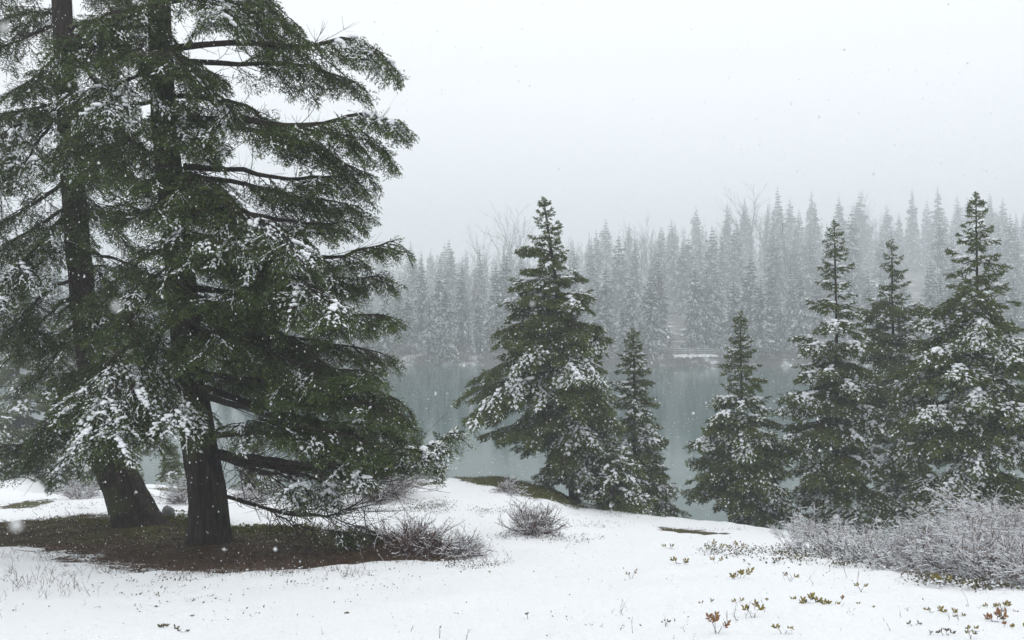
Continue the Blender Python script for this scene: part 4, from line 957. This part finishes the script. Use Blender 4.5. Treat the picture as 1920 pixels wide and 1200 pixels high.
cover('low_evergreen', 'scattered low leaves on the snow around the round leafless shrub', [(930, 958, 50, 8, .35), (1000, 1008, 75, 6, .5), (1100, 985, 90, 14, .35), (1180, 965, 60, 6, .4), (1310, 968, 90, 5, .5), (1080, 1012, 60, 10, .2)], 'leaf_dark', 260, .012, .03, .025)
cover('low_evergreen', 'sparse specks of leaf along the near edge of the bare ground', [(560, 1078, 200, 12, .5), (250, 1085, 150, 18, .3), (880, 1060, 60, 12, .5), (330, 1120, 120, 20, .15), (700, 930, 40, 5, .3), (90, 950, 120, 10, .5), (250, 940, 60, 8, .4)], 'leaf_dark', 160, .012, .03, .02)
# dead grass and weed stalks
a = Acc(); P, Hh = [], []
for cx, cy, rx, ry, n, h in [(60, 1088, 55, 14, 34, .11), (105, 1100, 40, 10, 22, .10), (150, 1075, 70, 12, 26, .10), (260, 1072, 90, 8, 50, .10), (420, 1080, 130, 8, 120, .10), (560, 1075, 130, 8, 110, .09), (10, 1150, 22, 20, 6, .09), (130, 1125, 60, 20, 12, .1),
                            (80, 1045, 80, 10, 40, .1), (1135, 1145, 40, 12, 4, .06), (1180, 1180, 120, 15, 10, .05), (1700, 1160, 150, 25, 14, .06), (740, 1190, 150, 8, 6, .05), (1450, 1150, 100, 20, 8, .06), (900, 1055, 60, 10, 60, .09), (1560, 1090, 150, 12, 10, .1), (650, 1055, 200, 5, 120, .1), (1340, 996, 60, 4, 60, .06)]:
    for _ in range(n): P.append(on_ground(cx+rng.uniform(-1, 1)*rx, cy+rng.normal()*ry*.6)); Hh.append(h*rng.uniform(.5, 1.4))
P = np.array(P); Hh = np.array(Hh); D = nrm(np.stack([rng.normal(size=len(P))*.35, rng.normal(size=len(P))*.3, np.ones(len(P))], 1))
for Q, R in branch_set(P-[0, 0, .02], D, Hh, np.full(len(P), .0022), 2, [3], ang=.45, shrink=.45, k=4): a.add(*ribbons(Q, np.maximum(R, .0008)))
tag(a.build('dead_weed_stalks', 'red_twig'), 'thin dead grass and weed stalks sticking out of the snow', 'grass', kind='stuff')

a = Acc()
for poly, n, h in ((BARE[0], 6500, .11), (gp([(660, 1000), (800, 1010), (880, 1022), (890, 1040), (800, 1050), (640, 1056)]), 5200, .11), (BARE[2], 700, .04), (gp([(180, 1050), (300, 1066), (560, 1060), (760, 1046), (760, 1058), (560, 1076), (300, 1080), (160, 1064)]), 3200, .07)):
    p = scatter(poly, n); p[:, 2] += mound(p, 1)-.045; m = len(p); d = nrm(np.stack([rng.normal(size=m)*.7, rng.normal(size=m)*.7, np.ones(m)], 1)); l = rand(.4, 1.3, m)[:, None]*h; e = nrm(np.cross(d, rng.normal(size=(m, 3))))
    a.add(np.stack([p-e*.003, p+e*.003, p+d*l], 1).reshape(-1, 3), np.arange(m*3).reshape(-1, 3))
tag(a.build('russet_grass', 'dead_grass'), 'short russet and straw-coloured grass fringing the bare ground', 'grass', kind='stuff')
a = Acc(); pts = []
for cx, cy, rx, ry, n in [(420, 1095, 420, 22, 500), (300, 1140, 320, 30, 160), (900, 1000, 160, 40, 260), (1300, 1080, 400, 40, 160), (1150, 1150, 500, 30, 60), (950, 950, 250, 18, 260), (150, 940, 200, 10, 200)]:
    for _ in range(n): pts.append(on_ground(cx+rng.normal()*rx*.5, cy+rng.normal()*ry*.6))
a.add(*small_leaves(np.array(pts), .008, .022, .25)); tag(a.build('fallen_needles', 'twig'), 'fallen needles and scraps of bark lying on the snow', 'litter', kind='stuff')

# ------------------------------------------------------------------ leafy sprigs in the near snow: stem, leaves and snow are parts
def leaf_mesh(seed, mk):
    r_ = np.random.default_rng(seed); u = np.linspace(0, 1, 6); w = np.array([.02, .30, .46, .42, .24, .0])*.5*r_.uniform(.85, 1.15)
    z = .10*np.sin(u*2.6)*r_.uniform(-.3, 1.2); c = np.stack([u, 0*u, z], 1); l = c+np.stack([0*u, w, w*.35], 1); r = c+np.stack([0*u, -w, w*.35], 1)
    V = np.concatenate([c, l, r]); f = []
    for i in range(5): f += [[i, i+1, 6+i+1, 6+i], [i, 12+i, 12+i+1, i+1]]
    a = Acc(); a.add(V, f); return a.mesh('leaf', mk, smooth=True)
LM = {k: [leaf_mesh(i, k) for i in range(4)] for k in ('leaf_olive', 'leaf_red', 'leaf_dark')}
def snowcap_mesh(seed):
    r_ = np.random.default_rng(seed); V = OCT*[1, .7, .5]; n = 10; u = np.arange(n)/n*2*np.pi; rr = 1+r_.uniform(-.2, .2, n)
    ring = lambda s, z: np.stack([np.cos(u)*rr*s, np.sin(u)*rr*s*.7, np.full(n, z)], 1)
    V = np.concatenate([ring(.75, -.12), ring(1, .05), ring(.78, .28), ring(.35, .40), [[0, 0, .43]]]); f = []
    for k in range(3):
        for i in range(n): f.append([k*n+i, k*n+(i+1) % n, (k+1)*n+(i+1) % n, (k+1)*n+i])
    a = Acc(); f4 = np.array(f); tri = np.concatenate([f4[:, [0, 1, 2]], f4[:, [0, 2, 3]], [[3*n+i, 3*n+(i+1) % n, 4*n] for i in range(n)]]); a.add(V, tri); return a.mesh('snow_cap', 'snow_lump', smooth=True)
SC = [snowcap_mesh(i) for i in range(3)]
def orient(d, up):
    d = nrm(np.array(d, float)); y = nrm(np.cross(up, d)); z = np.cross(d, y)
    from mathutils import Matrix
    return Matrix(((d[0], y[0], z[0]), (d[1], y[1], z[1]), (d[2], y[2], z[2])))
def sprig(label, px, py, w_px, nst, nl, mk, seed, caps=2, tall=.6):
    r_ = np.random.default_rng(seed); b = on_ground(px, py); W_ = w_px/FPX*b[1]; ls = min(.042, max(.020, W_*.26))
    root = empty('leafy_sprig', b, label, 'plant', 'leafy sprigs poking through the near snow'); st = Acc()
    for s in range(nst):
        az = (s/max(nst-1, 1)-.5)*2.0 if nst > 1 else r_.uniform(-.5, .5)
        e = np.array([math.sin(az)*W_*.5, r_.uniform(-.5, .5)*W_*.25, W_*tall*(.35+.5*math.cos(az))*r_.uniform(.6, 1.2)+.02])
        u = np.linspace(0, 1, 6)[:, None]; Q = np.array([0, 0, -.03])+e*u+np.array([0, 0, .02])*np.sin(u*3.14); Q[:, 0] += r_.normal()*.006
        st.add(*tubes(Q[None], np.linspace(.0022, .001, 6)[None], 4))
        for k in range(nl):
            f = .45+.55*(k+1)/nl; p = np.array([np.interp(f, u[:, 0], Q[:, c]) for c in range(3)]); t_ = nrm(e); sd = 1 if k % 2 else -1
            if k == nl-1: d = t_
            else: d = nrm(t_*.6+np.array([-t_[2]*sd, r_.uniform(-.5, .5), t_[0]*sd+.15]))
            lf = bpy.data.objects.new('leaf', LM[mk if r_.random() < .82 else 'leaf_dark'][r_.integers(4)]); C.collection.objects.link(lf); lf.parent = root
            lf.location = p; m = orient(d, nrm(np.array([r_.uniform(-.6, .6), -1.0, .9+r_.uniform(-.3, .6)]))).to_4x4(); lf.rotation_euler = m.to_euler(); q = ls*r_.uniform(.75, 1.2); lf.scale = (q, q, q)
    st.build('stem', 'red_twig', root)
    for k in range(caps):
        c = bpy.data.objects.new('snow_cap', SC[k % 3]); C.collection.objects.link(c); c.parent = root; q = r_.uniform(.45, .9)*ls
        c.location = (r_.uniform(-.35, .35)*W_, r_.uniform(-.02, .02), r_.uniform(.1, .35)*W_*tall); c.scale = (q, q, q*.8); c.rotation_euler = (0, 0, r_.uniform(0, 6))
SG = [('broad olive sprig standing alone in the mid snow, left of the thicket foot', 1390, 1086, 46, 3, 6, 'leaf_olive', 1),
 ('small drooping olive sprig to the right of the broad lone one', 1482, 1086, 24, 2, 4, 'leaf_olive', 1),
 ('upright russet sprig rising from the snow at the lower edge', 1344, 1184, 42, 3, 6, 'leaf_red', 2),
 ('low olive sprig hooped over its own snow cap near the lower edge', 1412, 1152, 38, 3, 4, 'leaf_olive', 3),
 ('curled olive sprig just right of the hooped one', 1438, 1132, 20, 1, 4, 'leaf_olive', 1),
 ('flat olive rosette at the lower edge right of the russet sprig', 1468, 1188, 34, 2, 5, 'leaf_olive', 1),
 ('slanting olive sprig at the left end of the long leafy row', 1496, 1130, 26, 2, 4, 'leaf_olive', 0),
 ('thick yellow-olive sprig in the middle of the long leafy row', 1520, 1136, 38, 3, 6, 'leaf_olive', 1),
 ('brown-tinged sprig right of middle in the long leafy row', 1556, 1140, 32, 3, 5, 'leaf_olive', 1),
 ('upright russet sprig ending the long leafy row', 1579, 1132, 20, 1, 6, 'leaf_red', 1),
 ('pair of small flat leaves lying right of the long leafy row', 1612, 1138, 22, 1, 3, 'leaf_olive', 0),
 ('single small olive leaf cluster alone right of the flat pair', 1638, 1144, 14, 1, 3, 'leaf_olive', 0),
 ('olive sprig half buried, above the hooped sprig', 1384, 1134, 24, 2, 4, 'leaf_olive', 1),
 ('low trailing olive sprig left of the half buried one', 1325, 1136, 26, 2, 3, 'leaf_olive', 2),
 ('small dark snow-topped tuft alone at the lower middle', 1246, 1168, 16, 2, 3, 'leaf_dark', 1),
 ('thin bent sprig with a few dark leaves in the middle foreground', 988, 1156, 20, 1, 4, 'leaf_dark', 1),
 ('thin upright sprig with dark leaves in the open snow', 1184, 1086, 22, 2, 3, 'leaf_olive', 1),
 ('olive tuft at the left end of the low leafy belt', 1252, 1030, 22, 2, 4, 'leaf_olive', 1),
 ('olive sprig in the low leafy belt above the small brown tuft', 1340, 1034, 36, 3, 5, 'leaf_olive', 1),
 ('small brown-olive tuft below the low leafy belt', 1274, 1060, 30, 2, 5, 'leaf_olive', 2),
 ('small upright olive tuft right of the brown-olive one', 1342, 1058, 24, 2, 4, 'leaf_olive', 1),
 ('lone two-leaf sprig right of the upright olive tuft', 1406, 1066, 16, 1, 3, 'leaf_olive', 1),
 ('golden olive sprig in the bright part of the low leafy belt', 1380, 1032, 36, 3, 5, 'leaf_olive', 1),
 ('olive tuft at the right end of the low leafy belt', 1484, 1052, 22, 2, 4, 'leaf_olive', 1),
 ('brown-olive sprig on the snow left of the bottom thicket leaves', 1614, 1104, 22, 2, 5, 'leaf_olive', 1),
 ('pointed olive sprig at the left of the right-hand pair of sprigs', 1752, 1152, 28, 2, 5, 'leaf_olive', 1),
 ('russet-olive sprig at the right of the right-hand pair of sprigs', 1778, 1154, 28, 2, 5, 'leaf_olive', 1),
 ('small olive fan just right of the right-hand pair, over a snow hump', 1800, 1160, 22, 2, 4, 'leaf_olive', 2),
 ('dark low sprig with two raised leaves between the foreground groups', 1713, 1172, 22, 2, 4, 'leaf_dark', 1),
 ('olive sprig with airy leaflets at the top of the right corner clump', 1856, 1142, 26, 2, 5, 'leaf_olive', 0),
 ('full olive sprig at the top right of the corner clump', 1882, 1144, 30, 3, 5, 'leaf_olive', 1),
 ('pinkish-red sprig inside the right corner clump', 1893, 1152, 24, 2, 5, 'leaf_red', 0),
 ('orange-russet sprig at the centre of the right corner clump', 1868, 1170, 42, 3, 6, 'leaf_red', 2),
 ('olive-brown sprig on the lower right of the corner clump', 1908, 1180, 26, 2, 6, 'leaf_olive', 1),
 ('low brown sprig beneath the corner clump', 1885, 1178, 18, 1, 4, 'leaf_red', 1),
 ('curled olive sprig round a snow hump at the bottom right', 1822, 1184, 26, 2, 4, 'leaf_olive', 2),
 ('brown-olive sprig on the bottom edge below the curled one', 1820, 1196, 26, 2, 4, 'leaf_olive', 1),
 ('dark brown sprig at the bottom edge, left of the curled one', 1775, 1190, 30, 3, 4, 'leaf_dark', 1),
 ('tiny dark sprig at the bottom edge, left of the dark brown one', 1745, 1188, 12, 1, 3, 'leaf_dark', 1),
 ('bright olive sprig where the thicket meets the open snow', 1868, 1092, 36, 3, 5, 'leaf_olive', 1),
 ('olive-russet sprig under the right end of the thicket', 1900, 1098, 36, 3, 5, 'leaf_olive', 1),
 ('olive sprig under the middle of the thicket', 1764, 1096, 36, 3, 5, 'leaf_olive', 2),
 ('small olive sprig under the thicket, right of the middle one', 1818, 1102, 28, 2, 5, 'leaf_olive', 2),
 ('small green sprig left of the middle one under the thicket', 1733, 1088, 22, 2, 4, 'leaf_olive', 2),
 ('single upright brown leaf standing alone in the snow below the thicket', 1690, 1084, 9, 1, 2, 'leaf_red', 0),
 ('dark soggy leaves showing through the snow at the bottom left', 316, 1180, 30, 3, 4, 'leaf_dark', 1),
 ('small dark leaves right of the soggy ones at the bottom left', 345, 1186, 18, 2, 3, 'leaf_dark', 1),
 ('dark leaf pair above the soggy leaves at the bottom left', 362, 1160, 16, 1, 3, 'leaf_dark', 0),
 ('small olive-brown leaf pair on the snow right of the bare ground', 918, 1076, 14, 1, 3, 'leaf_olive', 0)]
for i, (lab, px, py, w, ns, nl, mk, cp) in enumerate(SG):
    sprig(lab, px, py, w, ns, nl, mk, 900+i, cp, tall=.35 if mk == 'leaf_dark' else (1.0 if 'upright' in lab else .6))
b = on_ground(650, 1153); cn = blob('fallen_cone', b+[0, 0, .008], (.020, .014, .013), 'leaf_dark', 9, nu=10, nv=7); tag(cn, 'small dark cone lying alone on the snow in the left foreground', 'cone')

# ------------------------------------------------------------------ falling snow
rng = np.random.default_rng(999)
def flakes(n, y0, y1, s0, s1, pw=1.0):
    Y = y0+(y1-y0)*rand(0, 1, n)**(1/pw); X = rand(-1, 1, n)*(Y*.72+1.0); Z = EYE+rand(-1, 1, n)*(Y*.46+.6)
    Z = np.maximum(Z, ground_z(X, Y)+.02) if y1 < 30 else Z
    k = Z > LAKE
    return np.stack([X, Y, Z], 1)[k], rand(s0, s1, n)[k]
a = Acc()
for n, y0, y1, s0, s1, pw in [(14500, 1.7, 13, .0028, .0060, 2.4), (20000, 13, 45, .006, .013, 1.9), (12000, 40, 120, .016, .030, 1.4)]:
    P, s = flakes(n, y0, y1, s0, s1, pw); q = len(P)
    st_ = np.stack([rand(.7, 1.2, q), rand(.7, 1.2, q), rand(1.0, 2.2, q)], 1)
    SH_, SF_ = (OCT, OF) if y0 < 2 and n < 14000 else (np.array([[1, 0, -.5], [-.6, .9, -.5], [-.6, -.9, -.5], [0, 0, .9]]), np.array([[0, 1, 3], [1, 2, 3], [2, 0, 3], [1, 0, 2]]))
    V = SH_[None]*(s[:, None]*st_)[:, None, :]+P[:, None]
    a.add(V.reshape(-1, 3), (SF_[None]+(np.arange(q)*len(SH_))[:, None, None]).reshape(-1, 3))
for p_, sz in [((218, 575, .42), .0022), ((8, 52, .45), .0026), ((30, 985, .40), .0030), ((998, 570, .8), .0020), ((162, 880, .9), .0024), ((516, 1030, 1.6), .0040), ((420, 1030, 2.0), .0036), ((1300, 775, 1.9), .0034),
              ((630, 110, 1.5), .0024), ((1820, 740, 2.2), .004), ((1655, 810, 2.0), .0038), ((130, 160, 1.5), .0026), ((475, 170, 1.5), .0026), ((672, 843, 1.7), .0036), ((565, 840, 1.4), .0030)]:
    c = PT(*p_); V = OCT*[sz, sz, sz*2.0]+c; a.add(V, OF)
tag(a.build('falling_snow', 'flake', smooth=True), 'snowflakes falling through the air all over the scene', 'snowfall', kind='stuff')

# ------------------------------------------------------------------ haze
hm = bpy.data.materials.new('haze'); hm.use_nodes = True; t = hm.node_tree; t.nodes.clear()
pv = t.nodes.new('ShaderNodeVolumePrincipled'); pv.inputs['Color'].default_value = (.91, .952, .985, 1); pv.inputs['Density'].default_value = .0026; pv.inputs['Anisotropy'].default_value = 0.0
ou = t.nodes.new('ShaderNodeOutputMaterial'); t.links.new(pv.outputs[0], ou.inputs['Volume'])
M['haze'] = hm
x0, x1, y0, y1, z0, z1 = -560, 560, -80, 800, -11, 104
v = [[x, y, z] for x in (x0, x1) for y in (y0, y1) for z in (z0, z1)]
a = Acc(); a.add(v, [[0, 1, 3, 2], [4, 6, 7, 5], [0, 4, 5, 1], [2, 3, 7, 6], [0, 2, 6, 4], [1, 5, 7, 3]]); hz = a.build('haze', 'haze')
tag(hz, 'pale snowy mist filling the air over the lake and slope', 'mist', kind='stuff')
tri = sum(len(o.data.polygons) for o in C.objects if o.type == 'MESH' and o.data.users == 1); print('TRIS', tri, 'far', nfar)
